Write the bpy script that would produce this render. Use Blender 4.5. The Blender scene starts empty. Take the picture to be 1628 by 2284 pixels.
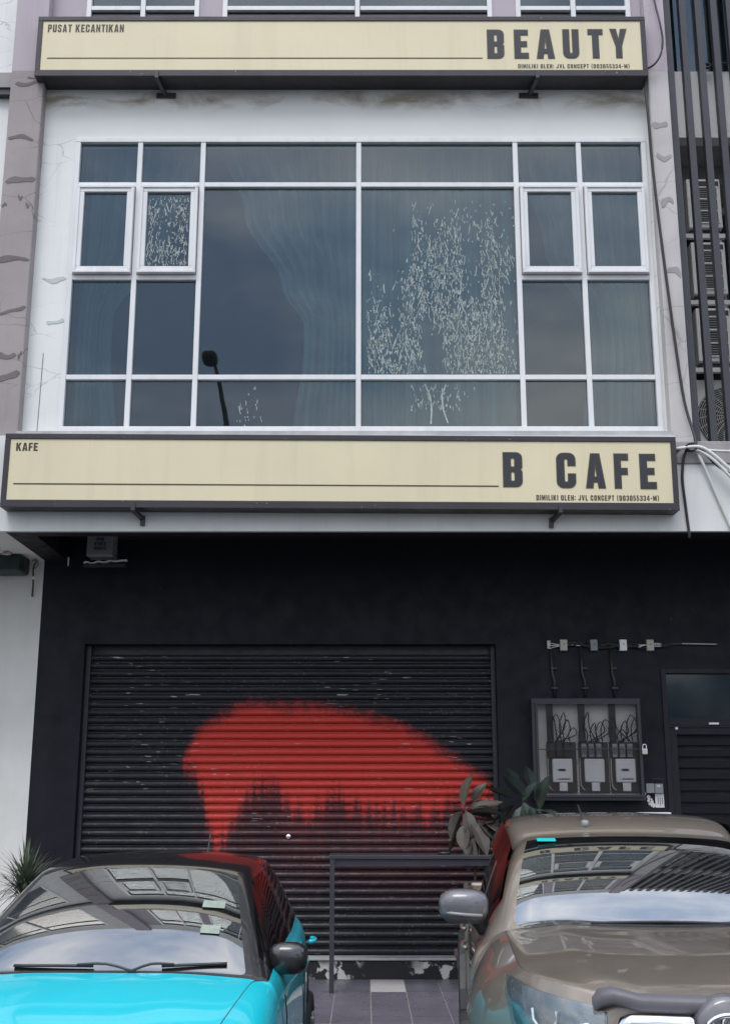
import bpy, bmesh, math, random
from mathutils import Vector
random.seed(11)
R = math.radians
sc = bpy.context.scene
col = sc.collection

# ---------------------------------------------------------------- camera, sky, sun, exposure
cam_d = bpy.data.cameras.new('camera'); cam = bpy.data.objects.new('camera', cam_d); col.objects.link(cam)
cam.location = (0, 0, 1.88); cam.rotation_euler = (R(90 + 13.65), 0, 0)
cam_d.sensor_fit = 'VERTICAL'; cam_d.sensor_height = 36.0; cam_d.lens = 36.0 * 2565 / 2284
cam_d.clip_start = 0.1; cam_d.clip_end = 1500
sc.camera = cam
w = bpy.data.worlds.new('World'); sc.world = w; w.use_nodes = True
nt = w.node_tree; nt.nodes.clear()
out = nt.nodes.new('ShaderNodeOutputWorld'); bg = nt.nodes.new('ShaderNodeBackground')
sky = nt.nodes.new('ShaderNodeTexSky'); sky.sky_type = 'NISHITA'; sky.sun_disc = False
sky.sun_elevation = R(58); sky.sun_rotation = R(200); sky.air_density = 1.2; sky.dust_density = 3.0
# broken overcast: even cloud noise over the whole dome
tc = nt.nodes.new('ShaderNodeTexCoord'); mp = nt.nodes.new('ShaderNodeMapping'); mp.inputs['Scale'].default_value = (1, 1, 2.2)
nz = nt.nodes.new('ShaderNodeTexNoise'); nz.inputs['Scale'].default_value = 2.6; nz.inputs['Detail'].default_value = 7; nz.inputs['Roughness'].default_value = .55
cr = nt.nodes.new('ShaderNodeValToRGB')
cr.color_ramp.elements[0].position = .38; cr.color_ramp.elements[0].color = (2.9, 4.2, 6.5, 1)
cr.color_ramp.elements[1].position = .64; cr.color_ramp.elements[1].color = (12.3, 12.1, 12.0, 1)
mx = nt.nodes.new('ShaderNodeMixRGB'); mx.inputs[0].default_value = .82
nt.links.new(tc.outputs['Generated'], mp.inputs['Vector']); nt.links.new(mp.outputs[0], nz.inputs['Vector'])
nt.links.new(nz.outputs['Fac'], cr.inputs[0]); nt.links.new(sky.outputs[0], mx.inputs[1]); nt.links.new(cr.outputs[0], mx.inputs[2])
sx = nt.nodes.new('ShaderNodeSeparateXYZ'); nt.links.new(tc.outputs['Generated'], sx.inputs[0])
ov = nt.nodes.new('ShaderNodeMath'); ov.operation = 'MULTIPLY_ADD'; ov.inputs[1].default_value = 1.0; ov.inputs[2].default_value = .5
nt.links.new(sx.outputs['Z'], ov.inputs[0])
om = nt.nodes.new('ShaderNodeMixRGB'); om.blend_type = 'MULTIPLY'; om.inputs[0].default_value = 1.0
nt.links.new(mx.outputs[0], om.inputs[1]); nt.links.new(ov.outputs[0], om.inputs[2])
nt.links.new(om.outputs[0], bg.inputs['Color']); bg.inputs['Strength'].default_value = .1
nt.links.new(bg.outputs[0], out.inputs['Surface'])
sd = bpy.data.lights.new('sun', 'SUN'); sun = bpy.data.objects.new('sun', sd); col.objects.link(sun)
sd.energy = 0.8; sd.angle = R(25); sd.color = (1, .97, .93)
sun.rotation_euler = (R(32), 0, R(-20))
sc.view_settings.view_transform = 'Standard'; sc.view_settings.look = 'None'
sc.view_settings.gamma = 1; sc.view_settings.use_curve_mapping = False; sc.view_settings.exposure = 0.88

# ---------------------------------------------------------------- mesh and object helpers
class MB:
    def __init__(s): s.v = []; s.f = []; s.m = []
    def face(s, pts, m=0):
        n = len(s.v); s.v += [tuple(p) for p in pts]; s.f.append(tuple(range(n, n + len(pts)))); s.m.append(m)
    def box(s, x0, x1, y0, y1, z0, z1, m=0):
        n = len(s.v)
        s.v += [(x0,y0,z0),(x1,y0,z0),(x1,y1,z0),(x0,y1,z0),(x0,y0,z1),(x1,y0,z1),(x1,y1,z1),(x0,y1,z1)]
        for f in ((0,3,2,1),(4,5,6,7),(0,1,5,4),(1,2,6,5),(2,3,7,6),(3,0,4,7)):
            s.f.append(tuple(n + i for i in f)); s.m.append(m)
        return s
    def bar(s, a, b, wd, h, m=0):
        a = Vector(a); b = Vector(b); d = (b - a).normalized()
        up = Vector((0, 0, 1)) if abs(d.z) < .9 else Vector((0, 1, 0))
        r = d.cross(up).normalized() * wd / 2; u = r.cross(d).normalized() * h / 2
        n = len(s.v)
        s.v += [tuple(p + o) for p in (a, b) for o in (-r - u, r - u, r + u, -r + u)]
        for f in ((0,1,2,3),(4,7,6,5),(0,4,5,1),(1,5,6,2),(2,6,7,3),(3,7,4,0)):
            s.f.append(tuple(n + i for i in f)); s.m.append(m)
        return s
    def tube(s, pts, r, n=7, m=0, sub=0, r1=None, cap=True):
        P = [Vector(p) for p in pts]
        if sub and len(P) > 2:
            Q = []
            for i in range(len(P) - 1):
                p0 = P[max(i-1, 0)]; p1 = P[i]; p2 = P[i+1]; p3 = P[min(i+2, len(P)-1)]
                for k in range(sub):
                    t = k / sub
                    Q.append(.5 * ((2*p1) + (p2-p0)*t + (2*p0-5*p1+4*p2-p3)*t*t + (3*p1-p0-3*p2+p3)*t**3))
            P = Q + [P[-1]]
        b = len(s.v); L = len(P); ref = Vector((.13, .27, .95)).normalized()
        for i, p in enumerate(P):
            d = (P[min(i+1, L-1)] - P[max(i-1, 0)])
            d = d.normalized() if d.length > 1e-9 else Vector((0, 0, 1))
            rf = ref if abs(d.dot(ref)) < .95 else Vector((1, 0, 0))
            a = d.cross(rf).normalized(); c = d.cross(a)
            rr = r if r1 is None else r + (r1 - r) * i / max(L - 1, 1)
            for k in range(n):
                t = 2 * math.pi * k / n
                s.v.append(tuple(p + a * (rr * math.cos(t)) + c * (rr * math.sin(t))))
        for i in range(L - 1):
            for k in range(n):
                k2 = (k + 1) % n
                s.f.append((b+i*n+k, b+i*n+k2, b+(i+1)*n+k2, b+(i+1)*n+k)); s.m.append(m)
        if cap:
            s.f.append(tuple(b + k for k in range(n))[::-1]); s.m.append(m)
            s.f.append(tuple(b + (L-1)*n + k for k in range(n))); s.m.append(m)
        return s
    def lathe(s, prof, n=24, c=(0, 0, 0), axis='z', m=0):
        b = len(s.v)
        for (r, h) in prof:
            for k in range(n):
                t = 2 * math.pi * k / n; a, d = r * math.cos(t), r * math.sin(t)
                p = {'z': (a, d, h), 'x': (h, a, d), 'y': (a, h, d)}[axis]
                s.v.append((p[0]+c[0], p[1]+c[1], p[2]+c[2]))
        for i in range(len(prof) - 1):
            for k in range(n):
                k2 = (k + 1) % n
                s.f.append((b+i*n+k, b+i*n+k2, b+(i+1)*n+k2, b+(i+1)*n+k)); s.m.append(m)
        return s
    def grid(s, nu, nv, fn, m=0):
        b = len(s.v)
        for j in range(nv):
            for i in range(nu): s.v.append(tuple(fn(i / (nu-1), j / (nv-1))))
        for j in range(nv - 1):
            for i in range(nu - 1):
                a = b + j*nu + i; s.f.append((a, a+1, a+nu+1, a+nu)); s.m.append(m)
        return s
    def mesh(s, name, mats, off=(0, 0, 0), smooth=False):
        me = bpy.data.meshes.new(name)
        me.from_pydata([(x-off[0], y-off[1], z-off[2]) for x, y, z in s.v], [], s.f)
        if not isinstance(mats, (list, tuple)): mats = [mats]
        for mm in mats: me.materials.append(mm)
        me.polygons.foreach_set('material_index', s.m)
        if smooth: me.polygons.foreach_set('use_smooth', [True] * len(me.polygons))
        me.update()
        return me
    def build(s, name, mats, parent=None, world=True, smooth=False, bevel=0, loc=(0, 0, 0)):
        off = base(parent) if (world and parent is not None) else (0, 0, 0)
        o = bpy.data.objects.new(name, s.mesh(name, mats, off, smooth)); col.objects.link(o)
        o.parent = parent; o.location = loc
        if bevel:
            bv = o.modifiers.new('bevel', 'BEVEL'); bv.width = bevel; bv.segments = 2; bv.limit_method = 'ANGLE'
        return o
def base(o):
    v = Vector((0, 0, 0))
    while o is not None: v += o.location; o = o.parent
    return tuple(v)
def tag(o, label=None, cat=None, group=None, kind=None):
    if label: o['label'] = label
    if cat: o['category'] = cat
    if group: o['group'] = group
    if kind: o['kind'] = kind
    return o
def thing(name, label, cat, loc=(0, 0, 0), rotz=0, group=None):
    o = bpy.data.objects.new(name, None); col.objects.link(o); o.empty_display_size = .2
    o.location = loc; o.rotation_euler = (0, 0, rotz)
    return tag(o, label, cat, group)
def inst(name, me, parent, loc, rot=(0, 0, 0), scale=(1, 1, 1)):
    o = bpy.data.objects.new(name, me); col.objects.link(o); o.parent = parent
    o.location = loc; o.rotation_euler = rot; o.scale = scale
    return o
def copy_tree(o, parent=None):
    c = o.copy(); col.objects.link(c); c.parent = parent
    for ch in list(o.children): copy_tree(ch, c)
    return c

# ---------------------------------------------------------------- materials
class NT:
    def __init__(s, name):
        s.mat = bpy.data.materials.new(name); s.mat.use_nodes = True
        s.t = s.mat.node_tree; s.t.nodes.clear()
        s.out = s.n('OutputMaterial')
    def n(s, kind, **kw):
        x = s.t.nodes.new('ShaderNode' + kind)
        for k, v in kw.items(): setattr(x, k, v)
        return x
    def l(s, a, b): s.t.links.new(a, b)
    def set(s, sock, v):
        if hasattr(v, 'links') or isinstance(v, bpy.types.NodeSocket): s.l(v, sock)
        else: sock.default_value = v
    def math(s, op, a, b=None, clamp=False):
        x = s.n('Math', operation=op, use_clamp=clamp); s.set(x.inputs[0], a)
        if b is not None: s.set(x.inputs[1], b)
        return x.outputs[0]
    def pos(s, scale=(1, 1, 1)):
        g = s.n('NewGeometry'); m = s.n('Mapping'); m.inputs['Scale'].default_value = scale
        s.l(g.outputs['Position'], m.inputs['Vector']); return m.outputs[0]
    def xyz(s):
        g = s.n('NewGeometry'); q = s.n('SeparateXYZ'); s.l(g.outputs['Position'], q.inputs[0]); return q.outputs
    def noise(s, scale, detail=4, rough=.55, vec=None, dist=0):
        x = s.n('TexNoise'); x.inputs['Scale'].default_value = scale; x.inputs['Detail'].default_value = detail
        x.inputs['Roughness'].default_value = rough; x.inputs['Distortion'].default_value = dist
        s.l(vec if vec is not None else s.pos(), x.inputs['Vector']); return x.outputs['Fac']
    def ramp(s, fac, stops):
        x = s.n('ValToRGB'); e = x.color_ramp.elements
        while len(e) < len(stops): e.new(.5)
        for i, (p, c) in enumerate(stops):
            e[i].position = p; e[i].color = (c, c, c, 1) if isinstance(c, (int, float)) else (*c, 1)
        s.l(fac, x.inputs[0]); return x.outputs[0]
    def mix(s, fac, a, b, mode='MIX'):
        x = s.n('MixRGB', blend_type=mode); s.set(x.inputs[0], fac)
        for sock, v in ((x.inputs[1], a), (x.inputs[2], b)):
            if isinstance(v, (tuple, list)): sock.default_value = (*v[:3], 1)
            elif isinstance(v, (int, float)): sock.default_value = (v, v, v, 1)
            else: s.l(v, sock)
        return x.outputs[0]
    def pbsdf(s, color, rough=.6, metal=0, coat=0, spec=.5, bump=None, bstr=.1, bdist=.01, emit=None):
        p = s.n('BsdfPrincipled')
        if isinstance(color, (tuple, list)): p.inputs['Base Color'].default_value = (*color[:3], 1)
        else: s.l(color, p.inputs['Base Color'])
        s.set(p.inputs['Roughness'], rough); s.set(p.inputs['Metallic'], metal)
        p.inputs['Coat Weight'].default_value = coat; p.inputs['Coat Roughness'].default_value = .03
        p.inputs['Specular IOR Level'].default_value = spec
        if bump is not None:
            b = s.n('Bump'); b.inputs['Strength'].default_value = bstr; b.inputs['Distance'].default_value = bdist
            s.l(bump, b.inputs['Height']); s.l(b.outputs[0], p.inputs['Normal'])
        s.l(p.outputs[0], s.out.inputs['Surface']); return p
def paint(name, c, var=.12, rough=.6, metal=0, coat=0, scale=2.5, bump=.08, spec=.5, streak=0, fine=60):
    t = NT(name)
    v = t.ramp(t.noise(scale, 6, .6), [(.3, 1 - var), (.7, 1 + var * .5)])
    cc = t.mix(1, c, v, 'MULTIPLY')
    if streak:
        st = t.ramp(t.noise(1, 5, .6, t.pos((7, 7, .5))), [(.5, 1), (.75, 1 - streak)])
        cc = t.mix(1, cc, st, 'MULTIPLY')
    rg = t.ramp(t.noise(scale * 3, 4), [(.3, max(rough - .1, 0)), (.7, min(rough + .1, 1))])
    t.pbsdf(cc, rg, metal, coat, spec, t.noise(fine, 3), bump, .004)
    return t.mat
def plaster(name, c, crack=.5, var=.08, tint=None, cscale=1.6, seed=0.):
    t = NT(name)
    big = t.ramp(t.noise(.9, 6, .6), [(.3, 1 - var), (.7, 1 + var * .4)])
    cc = t.mix(1, c, big, 'MULTIPLY')
    if tint: cc = t.mix(t.ramp(t.noise(1.7, 5), [(.45, 0), (.7, .55)]), cc, tint)
    st = t.ramp(t.noise(1, 6, .65, t.pos((9, 9, .45))), [(.52, 1), (.8, .86)])
    cc = t.mix(1, cc, st, 'MULTIPLY')
    # hairline cracks, mostly level, broken up by a second noise
    n3 = t.n('TexNoise'); n3.inputs['Scale'].default_value = 3.0; n3.inputs['Detail'].default_value = 5
    t.l(t.pos(), n3.inputs['Vector'])
    vv = t.n('VectorMath', operation='MULTIPLY_ADD'); vv.inputs[1].default_value = (.35, .35, .35)
    t.l(n3.outputs['Color'], vv.inputs[0]); t.l(t.pos((1, 1, 2.3)), vv.inputs[2])
    vo = t.n('TexVoronoi', feature='DISTANCE_TO_EDGE'); vo.inputs['Scale'].default_value = cscale
    t.l(vv.outputs[0], vo.inputs['Vector'])
    line = t.ramp(vo.outputs['Distance'], [(.0, 1), (.013, 0)])
    gate = t.ramp(t.noise(1.3, 3), [(.47, 0), (.6, 1)])
    k = t.math('MULTIPLY', t.math('MULTIPLY', line, gate), crack)
    cc = t.mix(k, cc, (.12, .11, .12))
    t.pbsdf(cc, .82, 0, 0, .3, t.math('SUBTRACT', t.noise(40, 4), t.math('MULTIPLY', line, .8)), .25, .004)
    return t.mat
def glass(name, tint, f0, dust=.02, dustc=(.5, .55, .55), rough=.0, wave=0, graze=1.0):
    t = NT(name)
    lw = t.n('LayerWeight'); lw.inputs['Blend'].default_value = .5
    p5 = t.math('POWER', lw.outputs['Facing'], 5.0)
    F = t.math('ADD', f0, t.math('MULTIPLY', p5, (1 - f0) * graze))
    tr = t.n('BsdfTransparent'); tr.inputs['Color'].default_value = (*tint, 1)
    gl = t.n('BsdfGlossy'); gl.inputs['Roughness'].default_value = rough; gl.inputs['Color'].default_value = (1, 1, 1, 1)
    if wave:
        b = t.n('Bump'); b.inputs['Strength'].default_value = wave; b.inputs['Distance'].default_value = .02
        t.l(t.noise(1.1, 2), b.inputs['Height']); t.l(b.outputs[0], gl.inputs['Normal']); 
    df = t.n('BsdfDiffuse'); df.inputs['Color'].default_value = (*dustc, 1)
    m1 = t.n('MixShader'); t.set(m1.inputs[0], F); t.l(tr.outputs[0], m1.inputs[1]); t.l(gl.outputs[0], m1.inputs[2])
    m2 = t.n('MixShader'); t.set(m2.inputs[0], t.ramp(t.noise(6, 6), [(.35, dust * .5), (.75, dust * 1.6)]))
    t.l(m1.outputs[0], m2.inputs[1]); t.l(df.outputs[0], m2.inputs[2]); t.l(m2.outputs[0], t.out.inputs['Surface'])
    return t.mat

M = {}
M['wall_white'] = plaster('white_plaster', (.77, .775, .76), .55)
M['wall_clean'] = paint('white_wall_paint', (.67, .675, .66), .07, .8, streak=.1, bump=.12)
M['column_white'] = paint('cream_white_paint', (.72, .71, .67), .07, .8, streak=.06, bump=.1)
M['pilaster'] = plaster('grey_pilaster_plaster', (.36, .325, .32), .85, .16, (.27, .24, .245), 1.3)
M['pilaster_light'] = plaster('light_grey_pilaster_plaster', (.53, .505, .495), .4, .1, (.38, .36, .355), 1.0)
M['lilac'] = plaster('lilac_plaster', (.47, .41, .45), .12, .06)
M['patch'] = paint('dark_mortar', (.17, .15, .155), .2, .9)
M['patch_light'] = paint('grey_mortar', (.33, .31, .31), .15, .9)
M['patch_white'] = paint('pale_filler', (.52, .55, .55), .12, .9)
M['ledge'] = paint('grey_ledge_concrete', (.33, .31, .31), .18, .85, streak=.3)
M['black_wall'] = paint('black_wall_paint', (.0080, .0084, .0125), .12, .6, bump=.15, spec=.25)
M['black_soffit'] = paint('black_soffit_paint', (.013, .0125, .017), .2, .6, spec=.25)
M['sign_frame'] = paint('dark_brown_sign_metal', (.036, .031, .037), .2, .42, bump=.05)
M['black_steel'] = paint('black_steel', (.03, .03, .04), .2, .45)
M['door_black'] = paint('black_door_paint', (.014, .0145, .019), .15, .55, spec=.3)
M['fin'] = paint('charcoal_fin_paint', (.036, .036, .046), .15, .5)
M['alu'] = paint('white_aluminium', (.72, .72, .725), .06, .38, bump=.02, streak=.12)
M['ac_white'] = paint('ivory_plastic', (.78, .77, .74), .06, .55)
M['dark_plastic'] = paint('dark_plastic', (.025, .025, .028), .15, .45)
M['grey_plastic'] = paint('grey_plastic', (.22, .23, .25), .1, .5)
M['white_plastic'] = paint('white_plastic', (.8, .8, .8), .08, .45)
M['beige_plastic'] = paint('beige_plastic', (.48, .45, .40), .1, .5)
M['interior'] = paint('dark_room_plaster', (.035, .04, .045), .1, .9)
M['window_glass'] = glass('blue_tinted_window_glass', (.56, .67, .70), .072, .008, graze=.32)
M['dark_glass'] = glass('dark_window_glass', (.1, .14, .16), .07, .02, rough=.06)
M['car_glass'] = glass('windscreen_glass', (.2, .24, .25), .235, .012)
M['car_glass_blue'] = glass('green_tinted_windscreen_glass', (.18, .25, .28), .30, .012)
M['car_glass_dark'] = glass('black_tinted_side_glass', (.03, .03, .035), .05, .01, graze=.5)
M['mirror'] = glass('mirror_glass', (.02, .02, .02), .85, .01)
M['chrome'] = paint('chrome', (.78, .79, .82), .03, .12, metal=1, bump=.0)
M['tyre'] = paint('tyre_rubber', (.02, .02, .021), .1, .8)
M['rim'] = paint('alloy_rim', (.5, .51, .53), .05, .3, metal=.9)
M['dash'] = paint('dashboard_vinyl', (.03, .03, .033), .1, .7)
M['leaf_dark'] = paint('rubber_leaf_green', (.04, .062, .05), .4, .4, scale=8)
M['leaf_brown'] = paint('brown_rubber_leaf', (.095, .082, .066), .4, .5, scale=8)  # browner, paler leaf tone than the other plant's
M['spike'] = paint('spiky_leaf_green', (.10, .125, .08), .4, .6, scale=9)
M['bark'] = paint('bark', (.10, .08, .06), .3, .9, scale=8, bump=.5)
M['pot'] = paint('glazed_clay_pot', (.12, .09, .08), .2, .4)
M['soil'] = paint('soil', (.04, .03, .025), .3, .95)
M['wire_black'] = paint('black_cable', (.02, .02, .023), .1, .5)
M['pipe_white'] = paint('white_conduit', (.62, .63, .6), .08, .5)
M['brass'] = paint('steel_padlock_metal', (.62, .6, .54), .05, .35, metal=.6)
M['board'] = paint('pale_meter_board', (.84, .82, .77), .08, .7)
M['bakelite'] = paint('brown_bakelite', (.045, .036, .034), .2, .4)
M['fuse'] = paint('pale_fuse_carrier', (.42, .40, .37), .2, .5)
M['paper'] = paint('white_paper', (.62, .62, .6), .05, .8)
M['ink'] = paint('black_ink', (.02, .02, .03), .05, .7)
M['teal_sticker'] = paint('teal_sticker', (.0, .42, .42), .05, .6)
M['pale_sticker'] = paint('pale_sticker', (.26, .30, .25), .2, .6, scale=30)
M['letter'] = paint('dark_letter_vinyl', (.021, .021, .034), .15, .5)
M['letter_edge'] = paint('olive_letter_edge', (.075, .06, .015), .1, .5)
M['letter_small'] = paint('olive_brown_letter_vinyl', (.05, .037, .015), .15, .5)
M['blister'] = paint('milky_film_blister', (.40, .46, .43), .25, .7, scale=20)
M['orange_lens'] = paint('clear_indicator_lens', (.22, .22, .22), .05, .25)
M['asphalt'] = paint('asphalt', (.055, .055, .056), .25, .9, scale=1.2, bump=.5, fine=150)
M['concrete'] = paint('kerb_concrete', (.3, .29, .28), .2, .9, bump=.3)
M['tile_dark'] = paint('dark_mauve_floor_tile', (.15, .135, .165), .2, .32, scale=2, bump=.03)
M['tile_dark2'] = paint('slate_floor_tile', (.12, .12, .145), .2, .36, scale=2, bump=.03)
M['tile_white'] = paint('cream_floor_tile', (.5, .48, .46), .1, .4, scale=2, bump=.03)
M['grout'] = paint('pale_grout', (.42, .40, .38), .2, .9)
M['sill_white'] = paint('worn_white_sill', (.42, .42, .42), .25, .8, scale=4)
M['green_box'] = paint('dark_green_metal', (.012, .03, .027), .2, .5)

def chipped(name, c, chip, lo, hi, stretch=(1, 1, 1), rough=.45, spec=.4, amt=.8):
    t = NT(name)
    cc = t.mix(1, c, t.ramp(t.noise(2.5, 6, .6), [(.3, .82), (.7, 1.15)]), 'MULTIPLY')
    k = t.math('MULTIPLY', t.ramp(t.noise(1, 5, .7, t.pos(tuple(26 * q for q in stretch))), [(lo, 0), (hi, 1)]), t.ramp(t.noise(1.4, 3), [(.45, 0), (.6, amt)]))
    cc = t.mix(k, cc, chip)
    dust = t.ramp(t.noise(1, 6, .65, t.pos((3, 3, .6))), [(.45, 0), (.8, .5)])
    cc = t.mix(t.math('MULTIPLY', dust, .05), cc, (.2, .19, .18))
    t.pbsdf(cc, t.ramp(t.noise(7, 4), [(.3, rough - .1), (.7, rough + .12)]), 0, 0, spec, t.noise(50, 4), .14, .004); return t.mat
M['sign_frame'] = chipped('chipped_dark_brown_sign_metal', (.036, .031, .037), (.4, .38, .36), .66, .69)
M['black_wall'] = chipped('scuffed_black_wall_paint', (.0082, .0090, .0145), (.09, .09, .095), .68, .72, (.6, .6, .35), .6, .25, .5)
def stained_wall():
    t = NT('stained_white_plaster'); q = t.xyz()
    cc = t.mix(1, (.75, .755, .73), t.ramp(t.noise(.9, 6), [(.3, .93), (.7, 1.02)]), 'MULTIPLY')
    # brown seepage hanging below the sign box: a band under z = 8.98 with ragged patches
    n1 = t.noise(1, 7, .62, t.pos((1.35, 1, 3.2)), .6)
    band = t.ramp(t.math('MULTIPLY', t.math('SUBTRACT', 9.0, q[2]), 2.2), [(.0, 0), (.12, .6), (.36, 1), (.62, .12), (.9, 0)])
    patch = t.ramp(n1, [(.43, 0), (.58, .78)])
    cc = t.mix(t.math('MULTIPLY', band, patch), cc, (.20, .145, .07))
    soft = t.math('MULTIPLY', t.ramp(t.math('SUBTRACT', 9.0, q[2]), [(.0, .22), (.4, 0)]), t.ramp(t.noise(1.2, 5), [(.35, .2), (.65, 1)]))
    cc = t.mix(soft, cc, (.40, .36, .30))
    t.pbsdf(cc, .85, 0, 0, .3, t.noise(40, 4), .2, .004); return t.mat
M['wall_stained'] = stained_wall()

def sign_face():
    t = NT('cream_sign_acrylic')
    v = t.ramp(t.noise(.8, 5), [(.3, .93), (.7, 1.03)])
    cc = t.mix(1, (.69, .615, .42), v, 'MULTIPLY')
    st = t.ramp(t.noise(1, 6, .65, t.pos((5, 5, .4))), [(.5, 0), (.75, .3)])
    cc = t.mix(st, cc, (.50, .42, .30))
    sp = t.ramp(t.noise(28, 2), [(.74, 0), (.78, .35)])
    cc = t.mix(sp, cc, (.3, .26, .18))
    t.pbsdf(cc, .45, 0, 0, .4); return t.mat
M['sign_face'] = sign_face()

def shutter_mat():
    t = NT('black_shutter_with_red_spray_paint'); q = t.xyz()
    tx = t.math('DIVIDE', t.math('ADD', q[0], 2.878), 4.22)
    zn = t.math('DIVIDE', t.math('SUBTRACT', q[2], .31), 3.04)
    def curve(pts):
        c = t.n('FloatCurve'); cv = c.mapping.curves[0]
        while len(cv.points) < len(pts): cv.points.new(.5, .5)
        for i, (a, b) in enumerate(pts): cv.points[i].location = (a, b); cv.points[i].handle_type = 'VECTOR'
        c.mapping.update(); t.l(tx, c.inputs['Value']); return c.outputs[0]
    top = curve([(0,.5),(.22,.55),(.231,.60),(.245,.65),(.272,.725),(.335,.79),(.40,.825),(.558,.82),(.667,.79),(.754,.765),(.84,.70),(.915,.635),(.978,.565),(1,.52)])
    bot = curve([(0,.75),(.225,.70),(.236,.611),(.265,.54),(.29,.49),(.306,.40),(.318,.315),(.352,.31),(.372,.40),(.405,.45),(.44,.50),(.46,.49),(.496,.425),(.56,.41),(.60,.455),(.667,.415),(.774,.40),(.881,.42),(.945,.43),(1,.44)])
    wob = t.math('MULTIPLY', t.math('SUBTRACT', t.noise(7, 6, .7), .5), .10)
    drip = t.math('MULTIPLY', t.math('SUBTRACT', t.noise(1, 4, .6, t.pos((15, 15, .5))), .5), .30)
    fine = t.math('MULTIPLY', t.math('SUBTRACT', t.noise(1, 4, .75, t.pos((38, 38, 60))), .5), .11)
    wob = t.math('ADD', wob, fine)
    a = t.math('DIVIDE', t.math('ADD', t.math('SUBTRACT', top, zn), wob), .05, True)
    b = t.math('DIVIDE', t.math('ADD', t.math('SUBTRACT', zn, bot), t.math('ADD', wob, drip)), .075, True)
    red = t.math('MULTIPLY', a, b)
    # overspray haze of paint below the patch
    hz = t.math('MULTIPLY', t.math('DIVIDE', t.math('ADD', t.math('SUBTRACT', zn, bot), .28), .5, True), t.ramp(tx, [(.24, 0), (.42, 1), (.95, 1), (1, .3)]))
    hz = t.math('MULTIPLY', t.math('MULTIPLY', hz, t.ramp(t.math('SUBTRACT', top, zn), [(0, 0), (.05, 1)])), .42)
    fac = t.math('MAXIMUM', red, t.math('MULTIPLY', hz, t.ramp(t.noise(1, 5, .7, t.pos((30, 30, 3))), [(.35, .2), (.65, 1)])))
    dark = t.mix(t.ramp(t.noise(1, 5, .6, t.pos((1.5, 1, 12))), [(.35, 0), (.7, 1)]), (.013, .013, .018), (.025, .025, .033))
    cc = t.mix(fac, dark, (.55, .046, .032))
    # chipped paint: short level dashes, and fine speckles
    ch = t.ramp(t.noise(1, 3, .5, t.pos((6, 1, 55))), [(.655, 0), (.675, 1)])
    gate = t.ramp(t.noise(1.1, 2, .5, t.pos((1, 1, 1))), [(.5, 0), (.58, 1)])
    cc = t.mix(t.math('MULTIPLY', t.math('MULTIPLY', ch, gate), .8), cc, (.55, .54, .53))
    sp = t.ramp(t.noise(1, 3, .6, t.pos((42, 42, 30))), [(.62, 0), (.68, .5)])
    cc = t.mix(t.math('MULTIPLY', sp, t.ramp(t.noise(1.7, 2), [(.4, 0), (.6, 1)])), cc, (.30, .26, .26))
    t.pbsdf(cc, t.ramp(t.noise(9, 4), [(.3, .36), (.7, .55)]), 0, 0, .4, t.noise(30, 3), .06, .004)
    return t.mat
M['shutter'] = shutter_mat()

def peeling():
    t = NT('peeling_black_plinth_paint')
    m = t.ramp(t.noise(5.5, 6, .6), [(.50, 0), (.53, 1)])
    g = t.ramp(t.noise(1.6, 3), [(.42, 0), (.52, 1)])
    cc = t.mix(t.math('MULTIPLY', m, g), (.018, .017, .02), (.52, .51, .48))
    t.pbsdf(cc, .75, 0, 0, .4, m, .3, .004); return t.mat
M['peeling'] = peeling()

def car_paint(name, c, metal, flake=.0, rough=.35, dust=0.):
    t = NT(name)
    cc = t.mix(1, c, t.ramp(t.noise(3, 4), [(.3, .96), (.7, 1.03)]), 'MULTIPLY')
    if dust: cc = t.mix(t.ramp(t.noise(2.2, 7, .65), [(.35, 0), (.8, dust)]), cc, (.36, .33, .29))
    t.pbsdf(cc, t.ramp(t.noise(4, 5), [(.3, rough), (.75, rough + .08)]), metal, 1.0, .5, t.noise(900, 1), flake, .0005)
    return t.mat
M['cyan'] = car_paint('cyan_car_paint', (.0, .50, .60), .0, .0, .4, .05)
M['car_black'] = car_paint('gloss_black_roof_paint', (.012, .011, .013), 0, 0, .3)
M['bronze'] = car_paint('bronze_metallic_paint', (.235, .192, .152), .55, .03, .36, .3)
M['bronze_dark'] = car_paint('grey_mirror_cap_paint', (.10, .10, .115), .3, .02, .4, .2)
M['moulding'] = paint('charcoal_moulding_plastic', (.115, .11, .122), .12, .5)
M['headlight_glass'] = glass('clear_headlight_lens', (.82, .86, .88), .08, .03)
M['lamp_inner'] = paint('headlight_reflector', (.20, .22, .23), .25, .25, metal=.7, scale=9)
M['drl'] = paint('white_light_guide', (.85, .86, .88), .02, .3)

def sheer():
    t = NT('sheer_curtain_cloth')
    tr = t.n('BsdfTransparent'); df = t.n('BsdfDiffuse'); tl = t.n('BsdfTranslucent')
    c = t.mix(1, (.62, .72, .70), t.ramp(t.noise(1, 3, .5, t.pos((9, 9, .2))), [(.3, .6), (.7, 1.1)]), 'MULTIPLY')  # light and shade of the folds painted into the cloth as upright stripes
    t.l(c, df.inputs['Color']); t.l(c, tl.inputs['Color'])
    a = t.n('MixShader'); a.inputs[0].default_value = .35; t.l(df.outputs[0], a.inputs[1]); t.l(tl.outputs[0], a.inputs[2])
    b = t.n('MixShader'); b.inputs[0].default_value = .72; t.l(tr.outputs[0], b.inputs[1]); t.l(a.outputs[0], b.inputs[2])
    t.l(b.outputs[0], t.out.inputs['Surface']); return t.mat
M['sheer'] = sheer()

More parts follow.
